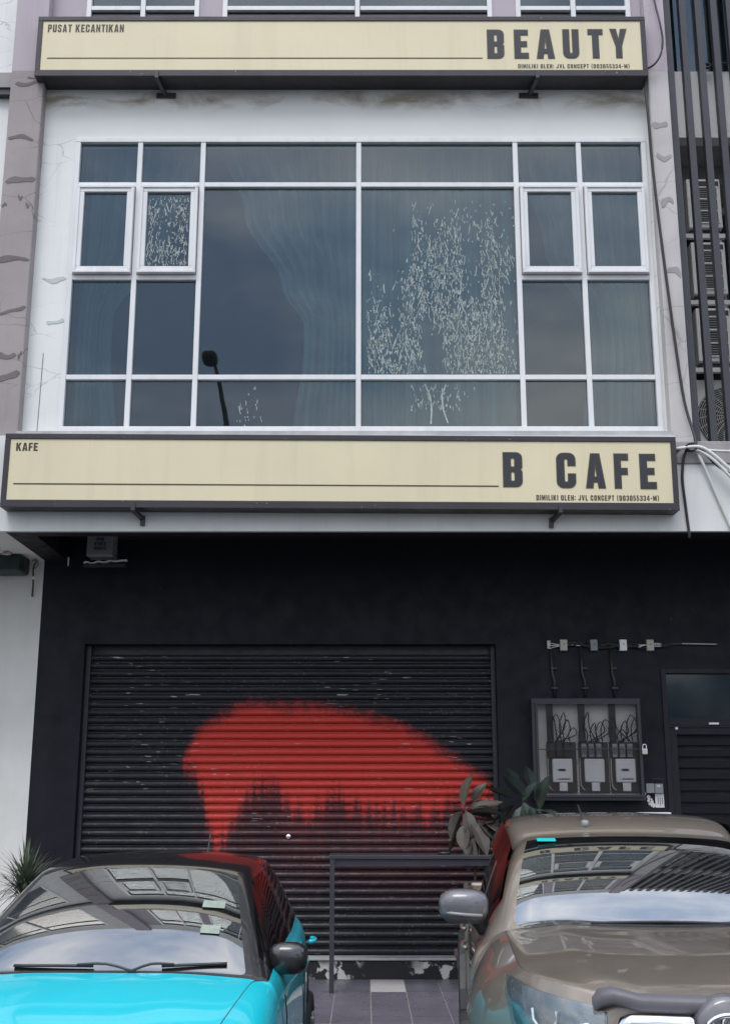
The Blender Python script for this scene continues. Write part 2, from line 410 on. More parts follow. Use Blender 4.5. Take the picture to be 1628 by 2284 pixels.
# ---------------------------------------------------------------- planes of the facade (metres from the viewpoint)
YW, YF, YU = 11.816, 10.416, 10.58      # shop front, fascia, upper wall
ZF = .123                               # walkway floor

# ---------------------------------------------------------------- ground
o = MB(); o.box(-150, 150, -150, 9.5, -.3, 0); o.build('road', M['asphalt']); tag(bpy.data.objects['road'], kind='structure')
o = MB(); o.box(-150, 150, 9.5, 9.62, -.3, ZF + .003); k_ = o.build('kerb', M['concrete'], bevel=.015); tag(k_, kind='structure')
pv = MB().box(-150, 150, 9.62, 40, -.3, ZF - .008).build('pavement', M['grout']); tag(pv, kind='structure')
rows = [(11.098, 11.80), (9.94, 11.09), (9.63, 9.932)]
tile_me = {}
for ri, (ya, yb) in enumerate(rows):
    for mk in ('tile_dark', 'tile_dark2', 'tile_white'):
        b = MB().box(-.157, .157, -(yb-ya)/2 + .004, (yb-ya)/2 - .004, -.012, 0); tile_me[ri, mk] = b.mesh('tile', M[mk])
    for c in range(-12, 20):
        xc = .0497 + .3215 * (c + .5)
        mk = 'tile_white' if (ri == 0 and c in (0, -9, 11)) else ('tile_dark2' if ri == 0 else 'tile_dark')
        inst('tile', tile_me[ri, mk], pv, (xc, (ya + yb) / 2, ZF + random.uniform(-.0012, .0012)))

# ---------------------------------------------------------------- main shophouse
SH = thing('shophouse', 'white three storey shophouse with black painted ground floor and red sprayed shutter', 'building', (-.2, 10.58, 0))
# ground floor front wall in black, with the shutter and door openings left free
g = MB()
SX0, SX1, SZ1 = -2.878, 1.342, 3.352
DX0, DX1, DZ1 = 3.018, 4.35, 3.10
g.box(-3.35, SX0, YW, YW + .25, ZF, 4.6)
g.box(SX0, SX1, YW, YW + .25, SZ1, 4.6)
g.box(SX1, DX0, YW, YW + .25, ZF, 4.6)
g.box(DX0, DX1, YW, YW + .25, DZ1, 4.6)
g.box(DX1, 6.6, YW, YW + .25, ZF, 4.6)
g.build('ground_floor_wall', M['black_wall'], SH)
pl = MB().box(SX0, SX1, YW - .012, YW + .24, ZF, .295).build('plinth', M['peeling'], SH)
MB().box(SX0, SX1, YW - .03, YW + .2, .2955, .318).build('sill', M['sill_white'], pl, bevel=.004)
# ceiling of the five foot way
c = MB(); c.box(-3.34, 6.6, YF + .2, YW, 4.45, 4.6); c.build('soffit', M['black_soffit'], SH)
c = MB(); c.box(-3.34, 6.6, YF + .003, YF + .2, 4.222, 4.6); c.box(-3.34, -3.10, YF + .2, YW, 4.222, 4.45); c.build('soffit_beam', M['black_soffit'], SH)
MB().box(-3.95, 2.915, YF - .05, YF, 4.216, 5.14).build('fascia', M['wall_clean'], SH)
MB().box(-3.62, -3.343, YF + .001, YW - .001, 4.226, 4.6).build('party_beam', M['column_white'], SH)
# upper wall round the first floor window
u = MB()
u.box(-3.30, -2.96, YU, YU + .2, 5.0, 8.40); u.box(2.876, 2.91, YU, YU + .2, 5.0, 8.40)
u.box(-2.96, 2.876, YU, YU + .2, 5.0, 5.243)
u.build('upper_wall', M['wall_white'], SH)
MB().box(-3.30, 2.91, YU, YU + .2, 8.40, 9.3).build('stained_wall_band', M['wall_stained'], SH)
MB().box(-3.30, 2.91, YF, YU - .002, 5.0, 5.2).build('window_ledge', M['sill_white'], SH)
for a, b in ((-3.30, -2.94), (-1.75, -1.503), (1.342, 1.593), (2.802, 2.91)): MB().box(a, b, YU, YU + .2, 9.3, 12.4).build('second_floor_pier', M['lilac'], SH)
MB().box(-3.30, 2.91, YU - .02, YU + .2, 12.4, 13.2).build('parapet', M['wall_clean'], SH)
MB().box(-3.64, 3.12, YU + .2, 24, 12.9, 13.1).build('roof_slab', M['concrete'], SH)
# rooms behind the glass
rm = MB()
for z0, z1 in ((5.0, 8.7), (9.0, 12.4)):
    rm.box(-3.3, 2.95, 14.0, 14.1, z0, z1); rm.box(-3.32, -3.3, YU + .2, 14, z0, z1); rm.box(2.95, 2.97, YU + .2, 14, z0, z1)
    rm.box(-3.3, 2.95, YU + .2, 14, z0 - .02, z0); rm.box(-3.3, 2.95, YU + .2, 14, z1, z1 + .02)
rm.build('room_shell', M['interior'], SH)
# pilasters: grey below, lilac above
def pilaster(x0, x1, y0, mat, par):
    MB().box(x0, x1, y0, YU + .25, 4.9, 9.1).build('pilaster', M[mat], par, bevel=.012)
    MB().box(x0 + .002, x1 - .002, y0 + .003, YU + .25, 9.1, 13.2).build('upper_pilaster', M['lilac'], par)
pilaster(-3.64, -3.30, 10.45, 'pilaster', SH)
pilaster(2.91, 3.12, 10.45, 'pilaster_light', SH)
def patch(cx, cz, wx, hz, y, mat, par, slope=0, seed=0):
    rng = random.Random(seed); n = 22; up = []; dn = []
    ph = [rng.uniform(0, 6.28) for _ in range(6)]; k1, k2 = rng.uniform(3, 6), rng.uniform(7, 12)
    for i in range(n + 1):
        t = i / n; x = cx - wx/2 + wx * t; e = min(1, t * 9 + .15, (1 - t) * 9 + .15)
        z = cz + slope * (t - .5) + hz * .22 * math.sin(k1 * t + ph[0])
        up.append((x, z + hz/2 * e * (.8 + .3 * math.sin(k1 * t + ph[1]) + .14 * math.sin(k2 * t + ph[2])) + rng.uniform(-.002, .002)))
        dn.append((x, z - hz/2 * e * (.7 + .35 * math.sin(k1 * t + ph[3]) + .14 * math.sin(k2 * t + ph[4])) + rng.uniform(-.002, .002)))
    m = MB()
    for i in range(n):
        (a, b), (c_, d) = (up[i], up[i+1]), (dn[i], dn[i+1])
        m.face([(c_[0], y, c_[1]), (d[0], y, d[1]), (b[0], y, b[1]), (a[0], y, a[1])])
        m.face([(a[0], y, a[1]), (b[0], y, b[1]), (b[0], y + .006, b[1]), (a[0], y + .006, a[1])])
        m.face([(d[0], y, d[1]), (c_[0], y, c_[1]), (c_[0], y + .006, c_[1]), (d[0], y + .006, d[1])])
    return m.build('repair_patch', M[mat], par)
for i, (cx, cz, wx, hz, s) in enumerate([(-3.49,8.325,.26,.055,-.02),(-3.46,7.85,.30,.075,.05),(-3.47,6.985,.32,.065,.02),(-3.47,6.43,.32,.06,.13),(-3.50,5.98,.26,.09,-.03),(-3.48,5.76,.32,.07,.05),(-3.60,7.575,.05,.04,0),(-3.37,7.575,.04,.05,0),(-3.45,7.66,.05,.05,0),(-3.44,8.96,.30,.05,.03),(-3.335,5.98,.04,.06,0),(-3.40,9.02,.14,.03,0)]):
    patch(cx, cz, wx, hz, 10.446, 'patch', SH, s, i)
for i, (cx, cz, wx, hz) in enumerate([(3.0,8.478,.16,.075),(3.02,8.112,.16,.07),(3.02,7.613,.13,.10),(3.04,6.85,.14,.10)]):
    patch(cx, cz, wx, hz, 10.446, 'patch_light', SH, 0, 40 + i)
for i, (cx, cz, wx, hz) in enumerate([(-3.09,6.83,.24,.055),(-3.05,6.38,.18,.055)]):
    patch(cx, cz, wx, hz, YU - .004, 'patch_white', SH, 0, 60 + i)
MB().tube([(-3.145, YU - .004, 6.05), (-3.15, YU - .004, 5.6), (-3.155, YU - .004, 5.2)], .0022, 5).build('wall_wire', M['wire_black'], SH)

# windows: frame members, transoms, sashes and panes are parts
def members(par, x0, x1, z0, z1, xs, zs_all, y, wd=.05, depth=.07):
    f = MB()
    f.box(x0, x1, y - .012, y + depth, z1 - wd, z1); f.box(x0, x1, y - .012, y + depth, z0, z0 + wd)
    f.box(x0, x0 + wd, y - .010, y + depth, z0 + wd, z1 - wd); f.box(x1 - wd, x1, y - .010, y + depth, z0 + wd, z1 - wd)
    fr = f.build('window', M['alu'], par, bevel=.004)
    for x in xs: MB().box(x - wd/2, x + wd/2, y - .006, y + depth - .004, z0 + wd, z1 - wd).build('mullion', M['alu'], fr, bevel=.004)
    return fr
def pane(fr, x0, x1, z0, z1, y, mat='window_glass'):
    return MB().box(x0, x1, y, y + .006, z0, z1).build('pane', M[mat], fr)
def rail(fr, x0, x1, z, y, wd=.05):
    MB().box(x0, x1, y - .004, y + .064, z - wd/2, z + wd/2).build('transom', M['alu'], fr, bevel=.004)
WX = [-2.958, -2.296, -1.653, -.064, 1.534, 2.182, 2.874]; Z0, ZA, ZB, ZC, Z1 = 5.243, 5.798, 6.848, 7.87, 8.398
W1 = members(SH, WX[0], WX[6], Z0, Z1, WX[1:6], None, YU - .01)
for i in range(6):
    a = WX[i] + (.05 if i == 0 else .025); b = WX[i+1] - (.05 if i == 5 else .025); side = i in (0, 1, 4, 5)
    for z in ((ZA, ZB, ZC) if side else (ZA, ZC)): rail(W1, a, b, z, YU - .01)
    pane(W1, a, b, ZC + .025, Z1 - .05, YU + .025); pane(W1, a, b, Z0 + .05, ZA - .025, YU + .025)
    if side:
        pane(W1, a, b, ZA + .025, ZB - .025, YU + .025)
        s = MB(); p, q, zl, zh, wd = a + .006, b - .006, ZB + .031, ZC - .031, .072
        for (xa, xb, za, zb) in ((p, q, zh - wd, zh), (p, q, zl, zl + wd), (p, p + wd, zl + wd, zh - wd), (q - wd, q, zl + wd, zh - wd)):
            s.box(xa, xb, YU - .055, YU + .02, za, zb)
        # raised outer bead
        for (xa, xb, za, zb) in ((p, q, zh - .03, zh), (p, q, zl, zl + .03), (p, p + .03, zl + .03, zh - .03), (q - .03, q, zl + .03, zh - .03)):
            s.box(xa, xb, YU - .068, YU - .054, za, zb)
        s.build('casement_sash', M['alu'], W1, bevel=.005)
        pane(W1, p + wd, q - wd, zl + wd, zh - wd, YU - .02)
    else:
        pane(W1, a, b, ZA + .025, ZC - .025, YU + .025)
# second floor windows
for x0, x1, xs in ((-2.94, -1.75, [-2.345]), (-1.503, 1.342, [-.08]), (1.593, 2.802, [2.2])):
    f2 = members(SH, x0, x1, 9.3, 12.4, xs, None, YU - .01)
    cuts = [x0] + xs + [x1]
    for i in range(len(cuts) - 1):
        a, b = cuts[i] + .03, cuts[i+1] - .03
        for z in (9.935, 11.8): rail(f2, a, b, z, YU - .01)
        pane(f2, a, b, 9.35, 9.91, YU + .025, 'dark_glass'); pane(f2, a, b, 9.96, 11.775, YU + .025); pane(f2, a, b, 11.825, 12.35, YU + .025)
# blistered window film: white squiggles on the panes
def blisters(region, n, density, rng, maxlen, fr, y=YU + .0225):
    x0, x1, z0, z1 = region; m = MB()
    for _ in range(n):
        x = rng.uniform(x0, x1); z = rng.uniform(z0, z1)
        if rng.random() > density((x - x0)/(x1 - x0), (z - z0)/(z1 - z0)): continue
        L = rng.choice([1, 1, 1, 2, 2, 3, 3, maxlen]); wd = rng.uniform(.002, .006)
        px, pz = x, z; dx = rng.uniform(-.3, .3)
        for k in range(L):
            sg = rng.uniform(.010, .020); dx = max(-1, min(1, dx + rng.uniform(-.75, .75)))
            qx, qz = px + dx * sg * .4, pz - sg
            if not (x0 < qx < x1 and z0 < qz < z1): break
            w0 = wd * rng.uniform(.5, 1.2); w1 = wd * rng.uniform(.35, 1.0)
            m.face([(px - w0, y, pz), (qx - w1, y, qz), (qx + w1, y, qz), (px + w0, y, pz)])
            px, pz = qx, qz
    return tag(m.build('film_blister', M['blister'], fr), kind='stuff')
rg = random.Random(5)
clump = lambda u, v: (1 if (math.sin(u*23 + 1) + math.sin(u*9 + v*7) > -1.0) else .2)
blisters((.02, 1.50, 5.84, 7.72), 3700, lambda u, v: clump(u, v) * min(1, max(0, (1.02 - v) * 3)) * (1 if v < .35 + .9*u or u > .3 else (.18 if v < .6 else .03)) * (.15 if (abs(u-.42) < .07 and v < .22) else 1) * (1 if u < .9 else .45), rg, 7, W1)
blisters((-2.19, -1.78, 6.97, 7.74), 620, lambda u, v: .42 + (.5 if v < .3 else 0) + (.3 if u > .7 else 0), rg, 6, W1, YU - .0225)
blisters((-1.28, -.98, 5.30, 5.72), 90, lambda u, v: .55 - abs(u - .5), rg, 2, W1)
blisters((.45, 1.1, 5.45, 5.74), 170, lambda u, v: .75 - abs(u - .35), rg, 2, W1)
m = MB()
for pts in ([(.58, 5.74), (.63, 5.62), (.645, 5.48), (.635, 5.33)], [(.79, 5.74), (.745, 5.62), (.755, 5.48), (.80, 5.34)]):
    for (a, b) in zip(pts, pts[1:]):
        m.face([(a[0] - .006, YU + .0225, a[1]), (b[0] - .006, YU + .0225, b[1]), (b[0] + .008, YU + .0225, b[1]), (a[0] + .008, YU + .0225, a[1])])
tag(m.build('film_tear', M['blister'], W1), kind='stuff')

# roller shutter
SHT = MB().box(SX0, SX1, YW + .20, YW + .24, .318, 3.352).build('roller_shutter', M['black_steel'], SH)
prof = [(.010, .0), (-.010, .004), (-.026, .014), (-.034, .028), (-.034, .040), (-.026, .054), (-.010, .064), (.010, .067), (.012, .080)]
pitch = .0798; sl = MB()
for i in range(len(prof) - 1):
    (ya, za), (yb, zb) = prof[i], prof[i+1]
    sl.face([(SX0 + .02, ya, za), (SX1 - .02, ya, za), (SX1 - .02, yb, zb), (SX0 + .02, yb, zb)])
slat = sl.mesh('slat', M['shutter'], smooth=True)
ns = int((3.352 - .32) / pitch)
for i in range(ns):
    inst('slat', slat, SHT, (.2, (YW + .165) - 10.58 + random.uniform(-.002, .002), .32 + i * pitch), (random.uniform(-.01, .01), 0, 0))
for x in (SX0, SX1 - .045): MB().box(x, x + .045, YW + .10, YW + .2, .318, 3.35).build('guide_rail', M['fin'], SHT, bevel=.004)
MB().lathe([(0, -.012), (.022, -.012), (.026, -.004), (.026, 0)], 16, (-.765, YW + .135, 1.44), 'y').build('lock_plate', M['chrome'], SHT, smooth=True)

# door to the upstairs, with transom and louvred leaf
DR = MB()
DR.box(DX0, DX0 + .05, YW - .015, YW + .12, ZF, DZ1); DR.box(DX1 - .05, DX1, YW - .015, YW + .12, ZF, DZ1)
DR.box(DX0 + .05, DX1 - .05, YW - .015, YW + .12, DZ1 - .05, DZ1); DR.box(DX0 + .05, DX1 - .05, YW - .012, YW + .12, 2.52, 2.60)
DR = DR.build('door', M['door_black'], SH, bevel=.004)
MB().box(DX0 + .05, DX1 - .05, YW + .05, YW + .056, 2.60, DZ1 - .05).build('transom_pane', M['dark_glass'], DR)
lf = MB(); la, lb = DX0 + .055, DX1 - .055
lf.box(la, la + .075, YW + .02, YW + .07, .13, 2.515); lf.box(lb - .075, lb, YW + .02, YW + .07, .13, 2.515)
lf.box(la + .075, lb - .075, YW + .02, YW + .07, 2.44, 2.515); lf.box(la + .075, lb - .075, YW + .02, YW + .07, .13, .3)
lf.build('door_leaf', M['door_black'], DR)
MB().box(la + .06, lb - .06, YW + .10, YW + .11, .25, 2.5).build('backing_sheet', M['ink'], DR)
lv2 = MB().box(-(lb - la)/2 + .07, (lb - la)/2 - .07, -.008, .008, -.030, .030).mesh('louvre', M['door_black'])
for i in range(19): inst('louvre', lv2, DR, ((la + lb)/2 + .2, YW + .05 - 10.58, 2.365 - i * .111), (R(12), 0, 0))
MB().lathe([(0, -.01), (.014, -.01), (.016, 0)], 12, (3.15, YW + .02, 2.50), 'y').build('door_stud', M['white_plastic'], DR)
MB().box(3.47, 3.57, YW - .03, YW + .02, 2.535, 2.555).build('door_closer_arm', M['white_plastic'], DR, bevel=.003)

# ---------------------------------------------------------------- neighbouring shophouse on the left
LN = thing('shophouse', 'cracked white neighbouring shophouse left of the grey patched pilaster', 'building', (-7, 10.58, 0))
MB().box(-10.5, -3.35, YW - .001, YW + .25, ZF, 4.6).build('ground_floor_wall', M['column_white'], LN)
MB().box(-10.5, -3.951, YF - .05, YF, 4.216, 4.95).build('fascia', M['wall_clean'], LN)
MB().box(-10.5, -3.64, YF, YF + .03, 4.95, 5.02).build('dark_gap_strip', M['black_steel'], LN)  # solid black strip for the dark gap line above the fascia
MB().box(-10.5, -3.62, YF + .002, YW, 4.40, 4.6).build('soffit', M['wall_clean'], LN)
lw_ = MB(); lw_.box(-10.5, -9.6, YU, YU + .2, 4.9, 13.2); lw_.box(-4.05, -3.642, YU, YU + .2, 4.9, 13.2)
lw_.box(-9.6, -4.05, YU, YU + .2, 4.9, 5.3); lw_.box(-9.6, -4.05, YU, YU + .2, 8.4, 9.5); lw_.box(-9.6, -4.05, YU, YU + .2, 12.4, 13.2)
lw_.build('upper_wall', M['wall_white'], LN)
MB().box(-10.5, -3.642, YU - .10, YU - .001, 8.93, 9.10).build('string_course', M['ledge'], LN)
MB().box(-10.5, -3.642, YU - .08, YU - .002, 8.86, 8.93).build('dark_ledge_strip', M['black_steel'], LN)  # solid black strip directly under the string course
for z0, z1 in ((5.3, 8.4), (9.5, 12.4)):
    fr = members(LN, -9.6, -4.05, z0, z1, [-8.2, -6.8, -5.4], None, YU - .01)
    for a, b in ((-9.55, -8.23), (-8.17, -6.83), (-6.77, -5.43), (-5.37, -4.1)):
        rail(fr, a, b, z0 + 2.2, YU - .01)
        pane(fr, a, b, z0 + .05, z0 + 2.17, YU + .025, 'dark_glass'); pane(fr, a, b, z0 + 2.23, z1 - .05, YU + .025, 'dark_glass')
rb = MB(); rb.box(-10.5, -3.7, 14, 14.1, 4.9, 13); rb.box(-10.5, -3.7, YU + .25, 14, 8.7, 8.9); rb.build('room_shell', M['interior'], LN)
MB().box(-10.5, -3.65, YU + .2, 24, 12.9, 13.1).build('roof_slab', M['concrete'], LN)

# ---------------------------------------------------------------- stair bay on the right, set back behind fins
RN = thing('stair_bay', 'recessed stair bay with dark vertical fins beside the pale grey pilaster', 'building', (5, 11.0, 0))
rw = MB()
rw.box(3.12, 9, 11.9, 12.1, 4.9, 6.2); rw.box(3.12, 3.72, 11.9, 12.1, 6.2, 8.0); rw.box(8.2, 9, 11.9, 12.1, 6.2, 13.2)
rw.box(3.12, 8.2, 11.9, 12.1, 12.6, 13.2)
rw.build('recess_wall', M['interior'], RN)
MB().box(3.121, 3.16, 10.72, 11.9, 5.1, 13.2).build('side_wall', M['ledge'], RN)
MB().box(3.16, 9, 10.74, 10.9, 8.51, 9.29).build('balcony_parapet', M['wall_white'], RN)
MB().box(3.16, 9, 10.9, 11.9, 8.51, 8.65).build('balcony_slab', M['ledge'], RN)
MB().box(3.16, 9, 11.32, 11.9, 8.30, 8.509).build('balcony_beam', M['ledge'], RN)
MB().box(2.916, 9, YF - .05, YF, 4.2165, 4.858).build('fascia', M['wall_clean'], RN)
MB().box(2.916, 9, 10.35, 10.74, 4.86, 5.08).build('ledge', M['ledge'], RN, bevel=.01)
MB().box(3.122, 9, 10.74, 11.9, 4.9, 5.06).build('ledge_slab', M['ledge'], RN)
MB().box(3.121, 9, YU + .3, 24, 12.9, 13.1).build('roof_slab', M['concrete'], RN)
for (x0, x1, z0, z1, xs, zr) in ((3.72, 8.2, 6.2, 8.3, [4.6, 6.4], 7.0), (3.18, 8.2, 9.2, 12.6, [3.74, 4.6, 6.4], 10.02)):
    fr = members(RN, x0, x1, z0, z1, xs, None, 11.86)
    cuts = [x0] + xs + [x1]
    for i in range(len(cuts) - 1):
        rail(fr, cuts[i] + .03, cuts[i+1] - .03, zr, 11.86, .07)
        pane(fr, cuts[i] + .03, cuts[i+1] - .03, z0 + .05, zr - .035, 11.89); pane(fr, cuts[i] + .03, cuts[i+1] - .03, zr + .035, z1 - .05, 11.89)
MB().box(3.16, 8.3, 12.6, 12.7, 5, 13).build('stair_wall', M['green_box'], RN)
fin = MB().box(-.033, .033, -.04, .04, 5.07, 13.0).mesh('fin', M['fin'])
for i in range(26): inst('fin', fin, RN, (3.185 + i * .1655 - 5, 10.60 - 11.0, 0))
MB().box(3.13, 9, 10.66, 10.70, 12.7, 12.76).build('fin_rail', M['fin'], RN)

# ---------------------------------------------------------------- lettering: condensed block capitals drawn as outlines
def arc(cx, cy, r, a0, a1, n=5):
    return [(cx + r * math.cos(R(a0 + (a1 - a0) * i / n)), cy + r * math.sin(R(a0 + (a1 - a0) * i / n))) for i in range(n + 1)]
def rrect(x0, y0, x1, y1, r):
    return arc(x1-r, y0+r, r, -90, 0) + arc(x1-r, y1-r, r, 0, 90) + arc(x0+r, y1-r, r, 90, 180) + arc(x0+r, y0+r, r, 180, 270)
def stroke(P, t):
    P = [Vector((a, b)) for a, b in P]; l = []; r = []
    for i, p in enumerate(P):
        d0 = (P[i] - P[i-1]).normalized() if i else (P[1] - P[0]).normalized()
        d1 = (P[i+1] - P[i]).normalized() if i < len(P) - 1 else d0
        n0 = Vector((-d0.y, d0.x)); n1 = Vector((-d1.y, d1.x)); n = (n0 + n1).normalized(); k = t / 2 / max(n.dot(n0), .4)
        l.append(tuple(p + n * k)); r.append(tuple(p - n * k))
    return l + r[::-1]
def GLYPH(ch):
    T, A, W = .205, .18, .52; h = T / 2; c = .16
    if ch == 'B':
        o = [(0, 0)] + arc(W-c, c, c, -90, 0) + [(W, .44), (W-.045, .5), (W, .57)] + arc(W-c, 1-c, c, 0, 90) + [(0, 1)]
        return W, [o, rrect(T, .16, W-T+.005, .435, .04), rrect(T, .575, W-T+.005, .84, .04)]
    if ch == 'E': return .47, [[(0,0),(.47,0),(.47,A),(T,A),(T,.41),(.42,.41),(.42,.41+A),(T,.41+A),(T,1-A),(.46,1-A),(.46,1),(0,1)]]
    if ch == 'F': return .45, [[(0,0),(T,0),(T,.40),(.42,.40),(.42,.40+A),(T,.40+A),(T,1-A),(.45,1-A),(.45,1),(0,1)]]
    if ch == 'L': return .44, [[(0,0),(.44,0),(.44,A),(T,A),(T,1),(0,1)]]
    if ch == 'T': return .48, [[(.14,0),(.34,0),(.34,1-A),(.48,1-A),(.48,1),(0,1),(0,1-A),(.14,1-A)]]
    if ch == 'I': return T, [[(0,0),(T,0),(T,1),(0,1)]]
    if ch == 'H': return .54, [[(0,0),(T,0),(T,.41),(.54-T,.41),(.54-T,0),(.54,0),(.54,1),(.54-T,1),(.54-T,.59),(T,.59),(T,1),(0,1)]]
    if ch == 'A': return .58, [[(0,0),(.20,0),(.222,.17),(.358,.17),(.38,0),(.58,0),(.42,1),(.16,1)], [(.245,.32),(.335,.32),(.29,.76)]]
    if ch == 'Y': return .58, [[(.19,0),(.39,0),(.39,.40),(.58,1),(.375,1),(.29,.62),(.205,1),(0,1),(.19,.40)]]
    if ch == 'V': return .56, [[(.17,0),(.39,0),(.56,1),(.36,1),(.28,.34),(.20,1),(0,1)]]
    if ch == 'K': return .58, [[(0,0),(T,0),(T,.26),(.25,.36),(.36,0),(.58,0),(.38,.56),(.56,1),(.35,1),(T,.62),(T,1),(0,1)]]
    if ch == 'N': return .54, [[(0,0),(.18,0),(.18,.55),(.36,0),(.54,0),(.54,1),(.36,1),(.36,.45),(.18,1),(0,1)]]
    if ch == 'M': return .68, [[(0,0),(.16,0),(.16,.6),(.27,.06),(.41,.06),(.52,.6),(.52,0),(.68,0),(.68,1),(.46,1),(.34,.45),(.22,1),(0,1)]]
    if ch in 'O0': return W, [rrect(0, 0, W, 1, .18), rrect(T, .17, W-T, .83, .05)]
    if ch == 'D': return W, [[(0, 0)] + arc(W-.17, .17, .17, -90, 0) + arc(W-.17, .83, .17, 0, 90) + [(0, 1)], rrect(T, .17, W-T, .83, .05)]
    if ch == 'P': return .5, [[(0,0),(T,0),(T,.38)] + arc(.5-.15, .38+.15, .15, -90, 0) + arc(.5-.15, .85, .15, 0, 90) + [(0, 1)], rrect(T, .54, .5-T+.01, .84, .04)]
    if ch == 'U': return W, [[(0, 1), (0, .2)] + arc(.19, .19, .19, 180, 270) + arc(W-.19, .19, .19, -90, 0) + [(W, 1), (W-T, 1), (W-T, .22), (W/2+.03, .16), (W/2-.03, .16), (T, .22), (T, 1)]]
    if ch == 'C': return W, [[(W, .64), (W, .82)] + arc(W-.18, .82, .18, 0, 90) + arc(.18, .82, .18, 90, 180) + arc(.18, .18, .18, 180, 270) + arc(W-.18, .18, .18, -90, 0) + [(W, .40), (W-T, .40), (W-T, .21), (W/2+.03, .16), (W/2-.03, .16), (T, .21), (T, .79), (W/2-.03, .84), (W/2+.03, .84), (W-T, .79), (W-T, .64)]]
    if ch == 'J': return .46, [stroke([(.36, 1), (.36, .2), (.27, .1), (.14, .1), (.06, .2), (.06, .32)], .19)]
    if ch == 'S': return .5, [stroke([(.42, .68), (.42, .82), (.33, .91), (.18, .91), (.1, .82), (.1, .66), (.40, .36), (.40, .18), (.32, .09), (.17, .09), (.09, .18), (.09, .33)], .18)]
    if ch == '3': return .48, [stroke([(.08, .7), (.08, .83), (.17, .91), (.31, .91), (.39, .83), (.39, .62), (.27, .52), (.27, .5), (.39, .40), (.39, .17), (.31, .09), (.17, .09), (.08, .17), (.08, .32)], .17)]
    if ch == '5': return .48, [stroke([(.44, .92), (.1, .92), (.1, .54), (.30, .56), (.39, .46), (.39, .18), (.30, .09), (.17, .09), (.08, .17), (.08, .3)], .16)]
    if ch == '4': return .54, [[(.3,0),(.47,0),(.47,.2),(.54,.2),(.54,.36),(.47,.36),(.47,1),(.24,1),(0,.36),(0,.2),(.3,.2)], [(.15,.36),(.3,.36),(.3,.78)]]
    if ch == '7': return .46, [[(.08,0),(.28,0),(.46,.82),(.46,1),(0,1),(0,.82),(.27,.82)]]
    if ch == '1': return .3, [[(.1,0),(.3,0),(.3,1),(.14,1),(0,.86),(0,.72),(.1,.78)]]
    if ch == '(': return .28, [stroke([(.22, 1.06), (.1, .8), (.1, .2), (.22, -.06)], .15)]
    if ch == ')': return .28, [stroke([(.06, 1.06), (.18, .8), (.18, .2), (.06, -.06)], .15)]
    if ch == ':': return .2, [[(0,.1),(.18,.1),(.18,.3),(0,.3)], [(0,.6),(.18,.6),(.18,.8),(0,.8)]]
    if ch == '-': return .34, [[(0,.40),(.3,.40),(.3,.56),(0,.56)]]
    return .3, []
def curve_mesh(outs, thick, mat, offset=0., name='letter'):
    """outs: outlines in metres (x, z); gives a mesh standing in the xz plane, front at y = -thick"""
    cu = bpy.data.curves.new(name, 'CURVE'); cu.dimensions = '2D'; cu.fill_mode = 'BOTH'; cu.extrude = thick / 2; cu.offset = offset
    for o_ in outs:
        s = cu.splines.new('POLY'); s.points.add(len(o_) - 1); s.use_cyclic_u = True
        for p, (a, b) in zip(s.points, o_): p.co = (a, b, 0, 1)
    ob = bpy.data.objects.new('tmp', cu); col.objects.link(ob)
    dg = bpy.context.evaluated_depsgraph_get(); me = bpy.data.meshes.new_from_object(ob.evaluated_get(dg))
    bpy.data.objects.remove(ob); bpy.data.curves.remove(cu)
    for v in me.vertices: v.co = (v.co.x, -v.co.z - thick / 2, v.co.y)
    me.name = name; me.materials.clear(); me.materials.append(mat); me.update()
    return me
def text_outs(txt, h, gap, width=None):
    x = 0; outs = []
    for ch in txt:
        if ch == ' ': x += .36; continue
        w_, g_ = GLYPH(ch); outs += [[(x + a, b) for a, b in o_] for o_ in g_]; x += w_ + gap
    x -= gap; sx = (width / (x * h)) if width else 1
    return [[(a * h * sx, b * h) for a, b in o_] for o_ in outs], x * h * sx

